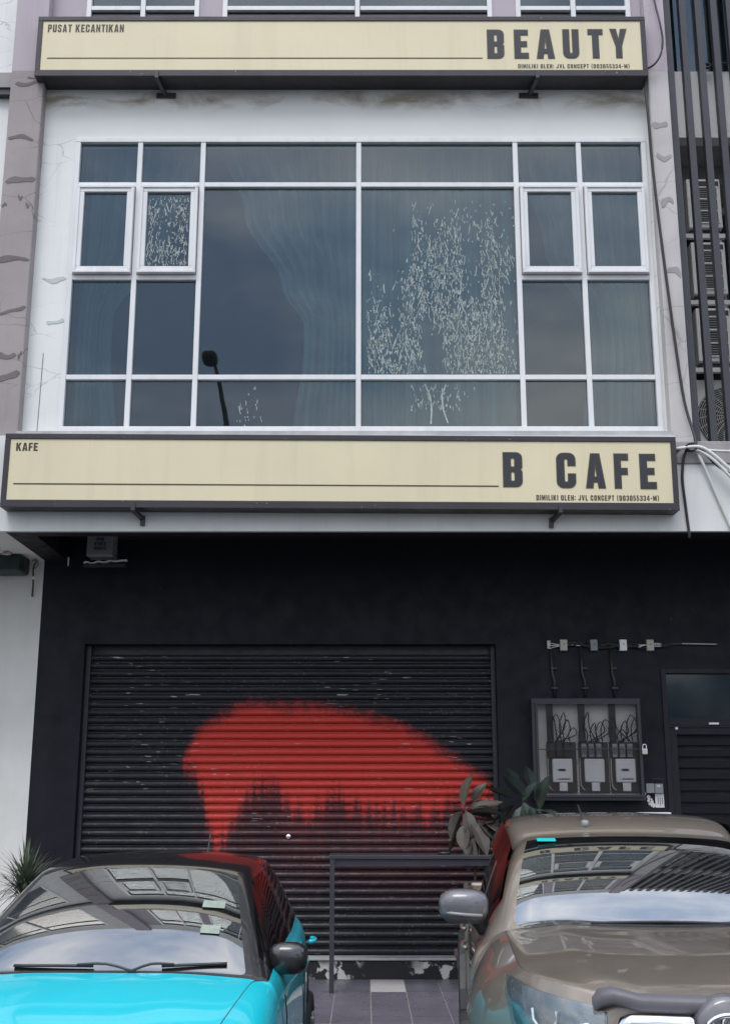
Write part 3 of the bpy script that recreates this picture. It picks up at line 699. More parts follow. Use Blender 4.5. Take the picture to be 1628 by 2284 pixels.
# ---------------------------------------------------------------- sign boxes
def sign_box(label, x0, x1, z0, z1, yf, yb, tilt, big, small, smallbox, line, owner, brk):
    cx, cz = (x0 + x1)/2, (z0 + z1)/2; w2, h2 = (x1 - x0)/2, (z1 - z0)/2; dp = yb - yf
    S = thing('shop_sign', label, 'sign', (cx, yf, cz), 0, 'cream light box signs on the facade'); S.rotation_euler = (0, tilt, 0)
    c = MB(); c.box(-w2, w2, .02, dp - .004, -h2, h2); 
    c.build('cabinet', M['sign_frame'], S, False)
    f = MB(); fw = .048
    f.box(-w2 - .003, w2 + .003, 0, .03, h2 - fw, h2 + .003); f.box(-w2 - .003, w2 + .003, 0, .03, -h2 - .003, -h2 + fw + .02)
    f.box(-w2 - .003, -w2 + fw, 0.001, .03, -h2 + fw + .02, h2 - fw); f.box(w2 - fw, w2 + .003, 0.001, .03, -h2 + fw + .02, h2 - fw)
    f.build('frame', M['sign_frame'], S, False, bevel=.004)
    MB().box(-w2 + fw - .002, w2 - fw + .002, .010, .019, -h2 + fw + .018, h2 - fw + .002).build('face_panel', M['sign_face'], S, False)
    for ch, xa, xb, za, zb in big:
        w_, g_ = GLYPH(ch); sx = (xb - xa) / w_; sz = zb - za
        outs = [[(a * sx, b * sz) for a, b in o_] for o_ in g_]
        bk = inst('letter', curve_mesh(outs, .004, M['letter_edge'], .005), S, (xa - cx, .0098, za - cz))
        inst('letter_face', curve_mesh(outs, .0015, M['letter'], -.004, 'letter_face'), bk, (0, -.0042, 0))
    for txt, xa, xb, za, zb, gap in small:
        outs, _ = text_outs(txt, zb - za, gap, xb - xa)
        inst('small_lettering', curve_mesh(outs, .002, M['letter_small'], 0, 'small_lettering'), S, (xa - cx, .0098, za - cz))
    xa, xb, z = line
    MB().box(xa - cx, xb - cx, .0075, .0098, z - cz - .006, z - cz + .006).build('rule_line', M['letter_small'], S, False)
    for x, side in brk:
        b = MB(); b.box(x - cx - .018, x - cx + .018, -.012, .012, -h2 - .03, -h2 + .05)
        b.bar((x - cx, 0, -h2 - .02), (x - cx + side * .06, dp + .01, -h2 - .07), .036, .036)
        b.box(x - cx + side * .06 - .10, x - cx + side * .06 + .10, dp - .02, dp - .003, -h2 - .10, -h2 - .045) if abs(dp - .25) < .003 else b.box(x - cx + side*.06 - .02, x - cx + side*.06 + .02, dp - .03, dp - .003, -h2 - .13, -h2 - .04)
        b.build('bracket', M['black_steel'], S, False)
    return S
OWN = 'DIMILIKI OLEH: JVL CONCEPT (003055334-M)'
bz = [9.499, 9.168]
sign_box('cream light box sign reading BEAUTY above the first floor window', -3.362, 2.88, 8.962, 9.652, 10.33, 10.58, 0,
    [('B', 1.255, 1.421, 9.168, 9.499), ('E', 1.532, 1.672, 9.168, 9.499), ('A', 1.760, 1.937, 9.168, 9.501), ('U', 2.031, 2.189, 9.170, 9.503), ('T', 2.290, 2.437, 9.172, 9.505), ('Y', 2.517, 2.684, 9.174, 9.508)],
    [('PUSAT KECANTIKAN', -3.262, -2.481, 9.474, 9.565, .14), (OWN, 1.561, 2.698, 9.052, 9.100, .17)], None, (-3.25, 1.201, 9.170), OWN, [(-2.118, 1), (1.753, -1)])
sign_box('cream light box sign reading B CAFE above the black shop front', -3.32, 2.863, 4.384, 5.080, 10.17, 10.363, .0055,
    [('B', 1.269, 1.44, 4.599, 4.924), ('C', 1.76, 1.930, 4.592, 4.921), ('A', 2.026, 2.200, 4.592, 4.917), ('F', 2.289, 2.415, 4.590, 4.917), ('E', 2.524, 2.667, 4.588, 4.915)],
    [('KAFE', -3.218, -3.018, 4.917, 4.995, .12), (OWN, 1.564, 2.683, 4.472, 4.522, .17)], None, (-3.218, 1.223, 4.603), OWN, [(-2.109, 1), (1.781, -1)])

# ---------------------------------------------------------------- curtains behind the first floor glass
def curtain(label, prof, folds, y, amp=.055):
    zt, zb = prof[0][0], prof[-1][0]
    def edge(z):
        for (a, la_, ra), (b, lb_, rb_) in zip(prof, prof[1:]):
            if b <= z <= a: t = (a - z)/(a - b); t = t*t*(3-2*t); return la_ + (lb_ - la_)*t, ra + (rb_ - ra)*t
        return prof[-1][1:]
    wmax = max(r - l for _, l, r in prof)
    def fn(u, v):
        z = zt + (zb - zt) * v; l, r = edge(z); k = (r - l) / wmax
        ph = 2*math.pi*folds*u + .5*math.sin(7*u + 3*v)
        return (l + (r - l)*u + .004*math.sin(ph*2), y + amp*(.45 + .55*k)*math.sin(ph) + .02*math.sin(3*v + 9*u), z)
    m = MB().grid(folds * 14 + 1, 40, fn)
    return tag(m.build('curtain', M['sheer'], smooth=True), label, 'curtain', 'sheer curtains inside the first floor window')
curtain('sheer curtain swept aside and tied, left of the centre mullion', [(8.5,-1.5,-.1),(7.7,-1.25,-.1),(6.9,-.85,-.1),(6.45,-.62,-.1),(6.25,-.62,-.1),(5.25,-.72,-.1)], 8, 10.86)
curtain('sheer curtain hanging closed behind the blistered large pane', [(8.5,-.03,1.52),(6.5,-.03,1.52),(5.25,-.03,1.5)], 9, 10.86)
curtain('sheer curtain drawn to the right behind the right hand casements', [(8.5,1.56,2.86),(7.3,1.85,2.86),(6.6,2.2,2.86),(6.3,2.25,2.86),(5.25,2.15,2.86)], 7, 10.86)
curtain('sheer curtain drawn to the left behind the left hand casements', [(8.5,-2.92,-1.70),(7.4,-2.92,-2.0),(6.5,-2.92,-2.55),(6.2,-2.92,-2.55),(5.25,-2.92,-2.45)], 7, 10.86)

# ---------------------------------------------------------------- air conditioners in the recess
def ac_end(label, x0, x1, z0, z1, y0):
    A = thing('air_conditioner', label, 'air conditioner', ((x0+x1)/2, y0, z0), 0, 'air conditioner units in the recess')
    MB().box(x0, x1, y0, y0 + .72, z0, z1).build('casing', M['ac_white'], A, bevel=.012)
    a, b = x0 + .115, x1 - .04; g = MB().box(a, b, y0 - .004, y0 - .001, z0 + .06, z1 - .10).build('coil', M['dark_plastic'], A)
    r = MB()
    for x in (a, (a + b)/2, b): r.box(x - .006, x + .006, y0 - .014, y0 - .002, z0 + .05, z1 - .09)
    for k in range(4): zz = z0 + .055 + k * (z1 - z0 - .155)/3; r.box(a, b, y0 - .013, y0 - .003, zz - .007, zz + .007)
    for k in range(16): zz = z0 + .06 + k * (z1 - z0 - .16)/16; r.box(a, b, y0 - .008, y0 - .005, zz, zz + .002)
    r.build('grille', M['ac_white'], A)
    MB().box(x0 + .10, x1 - .02, y0 - .006, y0 - .001, z1 - .085, z1 - .03).build('vent_strip', M['dark_plastic'], A)
    MB().box(x0 + .02, x1 - .02, y0 + .05, y0 + .65, z0 - .05, z0 - .003).build('rubber_foot', M['dark_plastic'], A)
    bk = MB().box(3.163, x1 + .02, y0 + .02, y0 + .07, z0 - .10, z0 - .055).build('wall_bracket', M['alu'], A)
ac_end('ivory air conditioner, topmost of the three stacked behind the fins', 3.35, 3.70, 7.54, 8.10, 10.86)
ac_end('ivory air conditioner, middle of the three stacked behind the fins', 3.35, 3.70, 6.80, 7.38, 10.86)
ac_end('ivory air conditioner, lowest of the three stacked behind the fins', 3.35, 3.70, 6.07, 6.65, 10.86)
A = thing('air_conditioner', 'ivory air conditioner with round fan grille standing on the ledge', 'air conditioner', (3.75, 11.0, 5.06), 0, 'air conditioner units in the recess')
MB().box(3.27, 4.2, 11.0, 11.35, 5.09, 5.93).build('casing', M['ac_white'], A, bevel=.012)
fc = (3.66, 10.995, 5.60)
MB().lathe([(.001, 0), (.33, 0)], 40, (3.66, 10.994, 5.52), 'y').build('fan_opening', M['dark_plastic'], A)
gr = MB()
for k in range(13):
    r_ = .07 + k * .021; gr.tube([(3.66 + r_*math.cos(t*math.pi/18), 10.975 - .0*k, 5.52 + r_*math.sin(t*math.pi/18)) for t in range(37)], .0026, 4)
for k in range(20):
    t = k * math.pi / 10; t2_ = t + .35
    gr.tube([(3.66 + .06*math.cos(t), 10.972, 5.52 + .06*math.sin(t)), (3.66 + .19*math.cos(t + .2), 10.972, 5.52 + .19*math.sin(t + .2)), (3.66 + .33*math.cos(t2_), 10.974, 5.52 + .33*math.sin(t2_))], .003, 4)
gr.build('fan_guard', M['ac_white'], A)
MB().lathe([(0, -.012), (.06, -.01), (.065, 0)], 20, (3.66, 10.972, 5.52), 'y').build('fan_cap', M['ac_white'], A, smooth=True)
MB().box(3.30, 4.15, 11.03, 11.3, 5.062, 5.089).build('foot_rail', M['dark_plastic'], A)

# ---------------------------------------------------------------- cables and pipes on the facade
def cable(name, label, pts, r, mat, cat='cable', sub=5, group='cables and pipes by the right pilaster'):
    return tag(MB().tube(pts, r, 8, sub=sub).build(name, M[mat], smooth=True), label, cat, group)
cable('cable', 'black cable looping from the upper sign up past the lilac pilaster', [(2.885,10.40,9.085),(2.96,10.37,9.12),(3.03,10.36,9.23),(3.06,10.36,9.40),(3.045,10.37,9.62),(3.02,10.40,9.86),(2.99,10.43,10.3),(2.97,10.43,11.5)], .011, 'wire_black')
cable('cable', 'long black cable running down the pale right pilaster', [(2.865,10.42,8.95),(2.87,10.40,8.6),(2.885,10.42,8.1),(2.91,10.43,7.55),(2.95,10.43,6.85),(2.995,10.43,6.15),(3.045,10.42,5.5),(3.10,10.34,5.1),(3.085,10.31,5.0)], .014, 'wire_black')
cable('cable', 'black cable hanging from the knot down the white fascia', [(2.885,10.30,4.935),(2.94,10.30,4.985),(3.0,10.31,4.99),(2.975,10.33,4.90),(2.955,10.345,4.72),(2.968,10.35,4.47),(2.985,10.352,4.20),(2.985,10.36,4.15)], .013, 'wire_black')
cable('cable', 'black cable sagging right from the knot beside the sign', [(3.03,10.31,5.03),(3.14,10.28,4.96),(3.26,10.28,4.83),(3.42,10.28,4.72),(3.7,10.28,4.62)], .013, 'wire_black')
cable('pipe', 'upper white pipe running right from the cable knot', [(2.90,10.29,4.985),(3.10,10.27,5.0),(3.22,10.26,4.93),(3.36,10.25,4.79),(3.6,10.24,4.55)], .017, 'pipe_white', 'pipe')
cable('pipe', 'straight thin white pipe slanting down across the white fascia', [(3.09,10.30,4.98),(3.16,10.32,4.82),(3.26,10.34,4.55),(3.36,10.345,4.28),(3.40,10.35,4.14)], .014, 'pipe_white', 'pipe', 1)
cable('pipe', 'lower white pipe sagging right below the cable knot', [(3.02,10.29,4.98),(3.12,10.28,4.96),(3.24,10.26,4.86),(3.36,10.25,4.72),(3.6,10.24,4.45)], .014, 'pipe_white', 'pipe')
cable('pipe', 'level white pipe along the grey ledge edge', [(3.10,10.35,5.0),(3.3,10.355,4.985),(3.9,10.355,4.97),(4.6,10.355,4.965)], .012, 'pipe_white', 'pipe', 1)
kn = MB()
for i in range(5):
    a = i * 1.3; kn.tube([(3.04 + .05*math.cos(a + t*1.05), 10.29 + .02*math.sin(t), 5.0 + .035*math.sin(a + t*1.05)) for t in range(7)], .009, 6, sub=3)
tag(kn.build('cable_knot', M['wire_black'], smooth=True), 'tangled knot of black wires at the corner of the lower sign', 'cable', 'cables and pipes by the right pilaster')
kn = MB()
for i in range(3):
    a = i * 2.1; kn.tube([(3.58 + .055*math.cos(a + t*1.05), 10.66 + .01*i, 9.31 + .025*math.sin(a + t*1.05)) for t in range(7)], .008, 6, sub=3)
kn.tube([(3.6, 10.67, 9.32), (3.8, 10.69, 9.36), (4.1, 10.7, 9.34)], .01, 6, sub=4)
tag(kn.build('coiled_wire', M['wire_black'], smooth=True), 'coil of black wire resting on the balcony parapet behind fins', 'cable')

# ---------------------------------------------------------------- meter cabinet and wiring on the black wall
MC = thing('meter_cabinet', 'black meter cabinet with wire mesh door on the black wall', 'cabinet', (2.22, YW, 1.79))
mx0, mx1, mz0, mz1, yb_ = 1.672, 2.765, 1.79, 2.79, YW - .115
c = MB(); c.box(mx0, mx1, yb_, YW - .002, mz1 - .05, mz1); c.box(mx0, mx1, yb_, YW - .002, mz0, mz0 + .05)
c.box(mx0, mx0 + .05, yb_ + .001, YW - .002, mz0 + .05, mz1 - .05); c.box(mx1 - .03, mx1, yb_ + .001, YW - .002, mz0 + .05, mz1 - .05)
c.build('casing', M['black_steel'], MC, bevel=.004)
MB().box(mx0 + .05, mx1 - .03, YW - .02, YW - .004, mz0 + .05, mz1 - .05).build('back_board', M['board'], MC)
d = MB(); da, db, dc, dd = mx0 + .035, mx1 - .015, mz0 + .035, mz1 - .035
for q in ((da, db, dd - .022, dd), (da, db, dc, dc + .022), (da, da + .022, dc + .022, dd - .022), (db - .022, db, dc + .022, dd - .022), (da + .022, db - .022, 2.282, 2.292)):
    d.box(q[0], q[1], yb_ - .022, yb_ - .002, q[2], q[3])
door = d.build('mesh_door', M['black_steel'], MC)
wm = MB(); sx_, sz_ = .0235, .036; ym = yb_ - .012
def diag(sgn):
    k0 = -int((dd - dc) / sz_) - 2
    for k in range(k0, int((db - da)/sx_) + abs(k0) + 2):
        pts = []
        x_at = lambda z: da + k * sx_ + sgn * (z - dc) / sz_ * sx_
        za, zb = dc + .02, dd - .02
        xa, xb = x_at(za), x_at(zb)
        # clip to the door width
        def clipz(x): return dc + sgn * (x - da - k * sx_) / sx_ * sz_
        if sgn > 0:
            if xa < da + .02: za = clipz(da + .02)
            if xb > db - .02: zb = clipz(db - .02)
        else:
            if xa > db - .02: za = clipz(db - .02)
            if xb < da + .02: zb = clipz(da + .02)
        if zb - za < .01 or za < dc or zb > dd: continue
        wm.bar((x_at(za), ym, za), (x_at(zb), ym, zb), .0028, .003)
diag(1); diag(-1)
tag(wm.build('wire_mesh', M['wire_black'], door), kind='stuff')
for i, (xc, lab) in enumerate(((1.965, 'leftmost white electricity meter behind the cabinet mesh'), (2.285, 'middle white electricity meter behind the cabinet mesh'), (2.595, 'rightmost white electricity meter behind the cabinet mesh'))):
    E_ = thing('electricity_meter', lab, 'meter', (xc, YW - .03, 1.87), 0, 'electricity meters in the cabinet')
    MB().box(xc - .148, xc + .148, YW - .05, YW - .021, 1.865, 2.36).build('base_board', M['bakelite'], E_, bevel=.004)
    MB().box(xc - .10, xc + .10, YW - .085, YW - .051, 1.965, 2.195).build('housing', M['white_plastic'], E_, bevel=.012)
    MB().box(xc - .035, xc + .045, YW - .08, YW - .0515, 1.88, 1.963).build('terminal_cover', M['white_plastic'], E_, bevel=.006)
    if i != 1:
        MB().box(xc - .045, xc + .03, YW - .0885, YW - .0855, 2.075, 2.098).build('display', M['dark_plastic'], E_)
        MB().box(xc - .05, xc + .07, YW - .0885, YW - .0855, 1.993, 2.004).build('print_line', M['dark_plastic'], E_)
    for k in range(3):
        fx = xc - .10 + k * .075
        fh = MB().box(fx - .028, fx + .028, YW - .085, YW - .051, 2.21, 2.345).build('fuse_holder', M['bakelite' if i == 0 else 'grey_plastic'], E_, bevel=.004)
        if i: MB().box(fx - .022, fx + .022, YW - .088, YW - .0855, 2.215, 2.235).build('fuse_label', M['fuse'], fh); MB().box(fx - .022, fx + .022, YW - .088, YW - .0855, 2.318, 2.338).build('fuse_label', M['fuse'], fh)
    wv = MB()
    for k in range(5):
        rg = random.Random(i * 7 + k); x1_ = xc - .12 + k * .055 + rg.uniform(-.015, .015); hgt = rg.uniform(.12, .30)
        wv.tube([(x1_, YW - .07, 2.33), (x1_ - .02, YW - .09, 2.35 + hgt * .6), (x1_ + .03, YW - .09, 2.36 + hgt), (x1_ + rg.uniform(.03, .09), YW - .085, 2.36 + hgt * .5), (xc + rg.uniform(-.08, .08), YW - .07, 2.36)], .006, 5, sub=5)
    wv.build('loop_wire', M['wire_black'], E_, smooth=True)
    MB().tube([(xc - .14, YW - .06, 2.2), (xc - .14, YW - .065, 1.95), (xc - .10, YW - .065, 1.89)], .006, 5, sub=4).build('earth_wire', M['beige_plastic'], E_)
    MB().box(xc - .135, xc - .075, YW - .075, YW - .021, 2.362, 2.735).build('cable_trunk', M['dark_plastic'], E_)
for i, (xa, xb, lab) in enumerate(((1.905, 1.925, 'left thin black conduit running up from the meter cabinet'), (2.21, 2.235, 'middle black conduit running up from the meter cabinet'), (2.515, 2.535, 'right black conduit running up from the meter cabinet'))):
    Cn = thing('conduit', lab, 'pipe', (xa, YW - .02, 2.8), 0, 'conduits above the meter cabinet')
    MB().tube([(xa, YW - .022, 3.33), (xa + .002, YW - .022, 3.05), (xb, YW - .024, 2.97), (xb, YW - .024, 2.792)], .013, 8).build('pipe', M['dark_plastic'], Cn, smooth=True)
    for z in (3.10, 2.90): MB().box(xb - .03, xb + .03, YW - .04, YW - .002, z - .008, z + .008).build('clip', M['fin'], Cn)
for i, (xc, mk, lab) in enumerate(((2.033, 'beige_plastic', 'first pale cable box from the left above the meter cabinet'), (2.342, 'grey_plastic', 'greyest of the four cable boxes above the meter cabinet'), (2.642, 'white_plastic', 'third pale cable box from the left above the meter cabinet'), (2.918, 'beige_plastic', 'rightmost pale cable box, nearest the louvred door'))):
    J = thing('cable_box', lab, 'box', (xc, YW, 3.28), 0, 'cable boxes above the meter cabinet')
    MB().box(xc - .036, xc + .036, YW - .055, YW - .003, 3.278, 3.392).build('cover', M[mk], J, bevel=.006)
    MB().lathe([(0, -.003), (.006, -.002), (.007, 0)], 10, (xc + .005, YW - .055, 3.345), 'y').build('screw', M['ink'], J)
cb = MB()
rg = random.Random(3)
for k in range(7):
    z = 3.335 + (k - 3) * .008; pts = [(1.87 + .02*k, YW - .02, z + .01)]
    for x in (2.0, 2.18, 2.34, 2.5, 2.64, 2.8, 2.92, 3.05): pts.append((x, YW - .025 - rg.random()*.015, 3.335 + rg.uniform(-.028, .03)))
    pts += [(3.2, YW - .02, 3.345 + .003*k), (3.62, YW - .02, 3.34 + .002*k)]
    cb.tube(pts, .006, 5, sub=4)
tag(cb.build('cable_bundle', M['wire_black'], smooth=True), 'bundle of black cables strung through the boxes above the meters', 'cable')
wb = MB()
for k in range(3): wb.tube([(1.88, YW - .03, 3.30 + .03*k), (1.98, YW - .035, 3.325 + .008*k), (2.09, YW - .03, 3.34), (2.2, YW - .035, 3.33)], .005, 5, sub=4)
for k in range(3): wb.tube([(2.80, YW - .04, 3.325 + .014*(k-1)), (2.88, YW - .045, 3.338), (2.99, YW - .045, 3.338 + .016*(k-1)), (3.05, YW - .03, 3.335)], .005, 5, sub=4)
wb.tube([(3.25, YW - .03, 3.352), (3.6, YW - .03, 3.346)], .005, 5)
wb.box(1.868, 1.90, YW - .03, YW - .004, 3.30, 3.385)
tag(wb.build('loose_wire', M['pipe_white'], smooth=True), 'loose white wires at the ends of the cable boxes', 'cable')
# padlock
P_ = thing('padlock', 'small steel padlock on the right edge of the mesh door', 'padlock', (2.775, yb_ - .03, 2.24))
MB().box(2.748, 2.802, yb_ - .05, yb_ - .028, 2.236, 2.292).build('body', M['brass'], P_, bevel=.006)
MB().tube([(2.758, yb_ - .039, 2.29), (2.758, yb_ - .039, 2.315), (2.766, yb_ - .039, 2.332), (2.784, yb_ - .039, 2.332), (2.792, yb_ - .039, 2.315), (2.792, yb_ - .039, 2.29)], .0065, 8, sub=3).build('shackle', M['chrome'], P_, smooth=True)
# access keypad with sticker, torn notices and mail flap
K_ = thing('wall_switch', 'grey twin switch plate with short wire bracket beside the door', 'switch', (2.88, YW, 1.86))
MB().box(2.795, 2.877, YW - .045, YW - .002, 1.862, 1.955).build('switch_cover', M['grey_plastic'], K_, bevel=.004)
MB().box(2.883, 2.965, YW - .045, YW - .002, 1.860, 1.953).build('switch_cover', M['grey_plastic'], K_, bevel=.004)
MB().tube([(2.86, YW - .03, 1.955), (2.86, YW - .05, 2.0), (2.965, YW - .05, 2.0), (2.97, YW - .03, 1.955)], .005, 6).build('wire_bracket', M['fin'], K_)
MB().box(2.905, 2.935, YW - .047, YW - .0455, 1.925, 1.938).build('paper_scrap', M['paper'], K_)
St = thing('paper_notice', 'white paper notice with vertical bars under the grey switch', 'notice', (2.93, YW, 1.73))
MB().box(2.888, 2.975, YW - .008, YW - .002, 1.722, 1.857).build('sheet', M['paper'], St, bevel=.002)
for k in range(3): MB().box(2.912 + k*.021, 2.918 + k*.021, YW - .0100, YW - .0085, 1.757 - .012*(k == 1), 1.818).build('printed_bar', M['ink'], St)
tn = MB(); rg = random.Random(9)
for k in range(14):
    x = rg.uniform(2.815, 2.875); z = rg.uniform(1.74, 1.83); s_ = rg.uniform(.008, .02)
    tn.face([(x + s_*rg.uniform(.6, 1.2)*math.cos(a*1.05), YW - .003 - .0002*k, z + s_*1.3*rg.uniform(.6, 1.2)*math.sin(a*1.05)) for a in range(6)])
for k in range(5):
    x = rg.uniform(2.765, 2.79); z = rg.uniform(1.80, 1.86); s_ = rg.uniform(.008, .016)
    tn.face([(x + s_*math.cos(a*1.05), YW - .003 - .0002*k, z + s_*1.3*math.sin(a*1.05)) for a in range(6)])
tag(tn.build('torn_poster', M['paper']), 'torn white poster scraps on the black wall below the switch', 'poster')
LBx = thing('letter_box', 'long white letter box on the black wall below the notice', 'letter box', (2.85, YW, 1.58))
MB().box(2.69, 3.01, YW - .12, YW - .003, 1.50, 1.678).build('body', M['white_plastic'], LBx, bevel=.006)
MB().box(2.72, 2.98, YW - .123, YW - .1205, 1.655, 1.661).build('slot', M['ink'], LBx)

# ---------------------------------------------------------------- things under the ceiling at the left
HB = thing('isolator_box', 'grey box with stencilled letters hanging under the black ceiling', 'box', (-2.68, 11.45, 4.19))
MB().box(-2.815, -2.548, 11.40, 11.62, 4.195, 4.448).build('casing', M['grey_plastic'], HB, bevel=.01)
for k, (txt, wd) in enumerate((('F7E', .09), ('PN', .07), ('E107', .11), ('00015', .125))):
    outs, _ = text_outs(txt, .034, .14, wd)
    inst('stencil_lettering', curve_mesh(outs, .0015, M['ink'], 0, 'stencil_lettering'), HB, (-wd/2, -.0515, .205 - k * .047))
MB().box(-2.552, -2.53, 11.44, 11.5, 4.28, 4.31).build('hinge', M['grey_plastic'], HB); MB().box(-2.552, -2.53, 11.44, 11.5, 4.38, 4.41).build('hinge', M['grey_plastic'], HB)
ls = thing('lamp_fitting', 'torn white lamp fitting on a bracket below the grey box', 'lamp', (-2.62, 11.5, 4.12))
MB().grid(18, 4, lambda u, v: (-2.86 + .44*u, 11.48 + .05*v, 4.135 + .03*(.2 + u) + .012*math.sin(u*23) * (1 - u) - .012*v)).build('cover', M['white_plastic'], ls)
MB().box(-2.86, -2.44, 11.50, 11.55, 4.10, 4.13).build('bracket', M['black_steel'], ls)
MB().tube([(-2.60, 11.5, 4.13), (-2.57, 11.49, 4.17), (-2.56, 11.5, 4.2)], .004, 5).build('lead_wire', M['wire_black'], ls)
MB().box(-3.05, -3.04, 11.6, 11.62, 4.13, 4.22).build('chipped_edge', M['white_plastic'], SH)
GB = thing('junction_box', 'dark green box under the neighbouring ceiling at the left edge', 'box', (-3.7, 11.5, 4.05))
MB().box(-4.2, -3.49, 11.45, 11.80, 4.055, 4.40).build('casing', M['green_box'], GB, bevel=.03)
MB().box(-3.6, -3.595, 11.444, 11.449, 4.06, 4.22).build('seam', M['fin'], GB)
DC = thing('dome_camera', 'white dome camera in front of the dark green box', 'camera', (-3.66, 11.35, 4.2))
MB().lathe([(.0, -.075), (.04, -.07), (.06, -.045), (.065, 0), (.062, .05), (.05, .08), (0, .085)], 20, (-3.665, 11.34, 4.275)).build('body', M['white_plastic'], DC, smooth=True)
MB().lathe([(0, -.06), (.05, -.05), (.07, 0), (.05, .05), (0, .06)], 18, (-3.61, 11.36, 4.25)).build('dome', M['beige_plastic'], DC, smooth=True)
MB().tube([(-3.72, 11.3, 4.22), (-3.66, 11.27, 4.19), (-3.58, 11.3, 4.215), (-3.55, 11.33, 4.27)], .004, 5, sub=4).build('lead_wire', M['wire_black'], DC)
BP = thing('broken_pipe', 'short rusty broken pipe hanging on the white column', 'pipe', (-3.42, 11.7, 3.8))
MB().tube([(-3.425, 11.72, 4.21), (-3.40, 11.70, 4.19), (-3.425, 11.70, 4.14), (-3.43, 11.72, 4.07), (-3.435, 11.76, 3.96), (-3.445, 11.79, 3.84)], .010, 7, sub=3).build('pipe', M['bark'], BP, smooth=True)
MB().tube([(-3.44, 11.70, 4.20), (-3.395, 11.69, 4.21), (-3.38, 11.70, 4.16), (-3.42, 11.71, 4.12)], .009, 6, sub=3).build('clamp', M['grey_plastic'], BP, smooth=True)
MB().lathe([(.013, -.02), (.015, 0), (.013, .02)], 8, (-3.43, 11.735, 4.03)).build('collar', M['white_plastic'], BP)

# ---------------------------------------------------------------- bar table between the cars
BT = thing('bar_table', 'narrow black steel bar table standing in front of the shutter', 'table', (.6, 11.2, ZF))
MB().box(-.33, 1.60, 11.01, 11.42, 1.275, 1.31).build('table_top', M['fin'], BT, bevel=.004)
MB().box(-.30, 1.57, 11.03, 11.06, 1.215, 1.274).build('apron', M['black_steel'], BT)
lg = MB().box(-.021, .021, -.021, .021, 0, 1.152).mesh('leg', M['fin'])
for x, y in ((-.30, 11.035), (1.57, 11.035), (1.57, 11.395)): inst('leg', lg, BT, (x - .6, y - 11.2, 0))
AT = MB().lathe([(0, .004), (.04, .004), (.052, .022), (.058, .022), (.06, .0), (0, 0)], 18, (.735, 11.14, 1.311))
tag(AT.build('ashtray', M['dark_plastic'], smooth=True), 'small dark ashtray on the black bar table', 'ashtray')

# ---------------------------------------------------------------- potted plants
def pot(par, x, y, r, h):
    MB().lathe([(0, 0), (r*.7, 0), (r*.75, .02), (r, h - .05), (r*1.08, h - .05), (r*1.08, h), (r*.95, h), (r*.9, h - .04), (0, h - .04)], 24, (x, y, ZF)).build('pot', M['pot'], par, smooth=False)
lfm = {}
def leaf_mesh(mk):
    m = MB(); n = 6; L = []
    for i in range(n + 1):
        t = i / n; wd = .5 * math.sin(math.pi * min(t*1.02, 1)) ** .75 * (1 - .10*t) * .60
        L.append((t, wd))
    for i in range(n):
        (a, wa), (b, wb_) = L[i], L[i+1]; ca = -.18*a*a; cb_ = -.18*b*b
        for s in (-1, 1):
            q = [(0, a, ca), (0, b, cb_), (s*wb_, b, cb_ + .28*wb_), (s*wa, a, ca + .28*wa)]
            m.face(q if s < 0 else q[::-1])
    return m.mesh('leaf', M[mk], smooth=True)
for mk in ('leaf_dark', 'leaf_brown'): lfm[mk] = leaf_mesh(mk)
def rubber(label, x, y, mk, leaves, stem):
    T = thing('rubber_plant', label, 'plant', (x, y, ZF), 0, 'potted rubber plants'); pot(T, x, y, .17, .34)
    MB().tube(stem, .014, 7, sub=4, r1=.007).build('stem', M['bark'], T, smooth=True)
    for (lx, lz, ly, ln, az, el, rl) in leaves:   # position of the leaf base, length, heading in the facade plane, pitch, roll
        o_ = inst('leaf', lfm[mk], T, (lx - x, ly - y, lz - ZF)); o_.scale = (ln*1.12, ln*1.12, ln*1.12)
        d = Vector((math.cos(R(az)) * math.cos(R(el)), -math.sin(R(el)), math.sin(R(az)) * math.cos(R(el))))
        q = d.to_track_quat('Y', 'Z'); o_.rotation_mode = 'QUATERNION'
        from mathutils import Quaternion
        o_.rotation_quaternion = q @ Quaternion((0, 1, 0), R(rl))
rl_ = random.Random(4)
LL = [(.93,1.73,11.2,.30,83,8,70),(.92,1.70,11.2,.28,238,10,60),(.95,1.70,11.17,.22,282,15,20),(.97,1.72,11.2,.24,18,10,30),(1.0,1.69,11.2,.26,5,12,-30),(.93,1.58,11.17,.22,262,20,10),(1.0,1.60,11.17,.30,300,20,15),(1.03,1.52,11.18,.26,285,20,-20),(.98,1.47,11.17,.24,275,25,10),(1.05,1.45,11.2,.25,262,15,25),(.97,1.38,11.2,.2,265,15,0),(1.04,1.35,11.2,.24,300,10,20),(1.05,1.62,11.22,.26,320,5,30),(.9,1.5,11.25,.2,230,0,30),(1.02,1.78,11.25,.2,60,0,40),(1.12,1.60,11.22,.24,335,10,30),(1.15,1.48,11.22,.24,300,10,10),(1.2,1.55,11.25,.24,350,5,30),(1.1,1.70,11.25,.2,30,0,30),(1.0,1.42,11.15,.2,240,20,10)]
rubber('brown leaved rubber plant between the shutter and the pickup', 1.0, 11.22, 'leaf_brown', LL, [(1.0,11.22,.4),(1.02,11.22,.9),(1.02,11.2,1.3),(.96,11.2,1.6),(.94,11.2,1.75)])
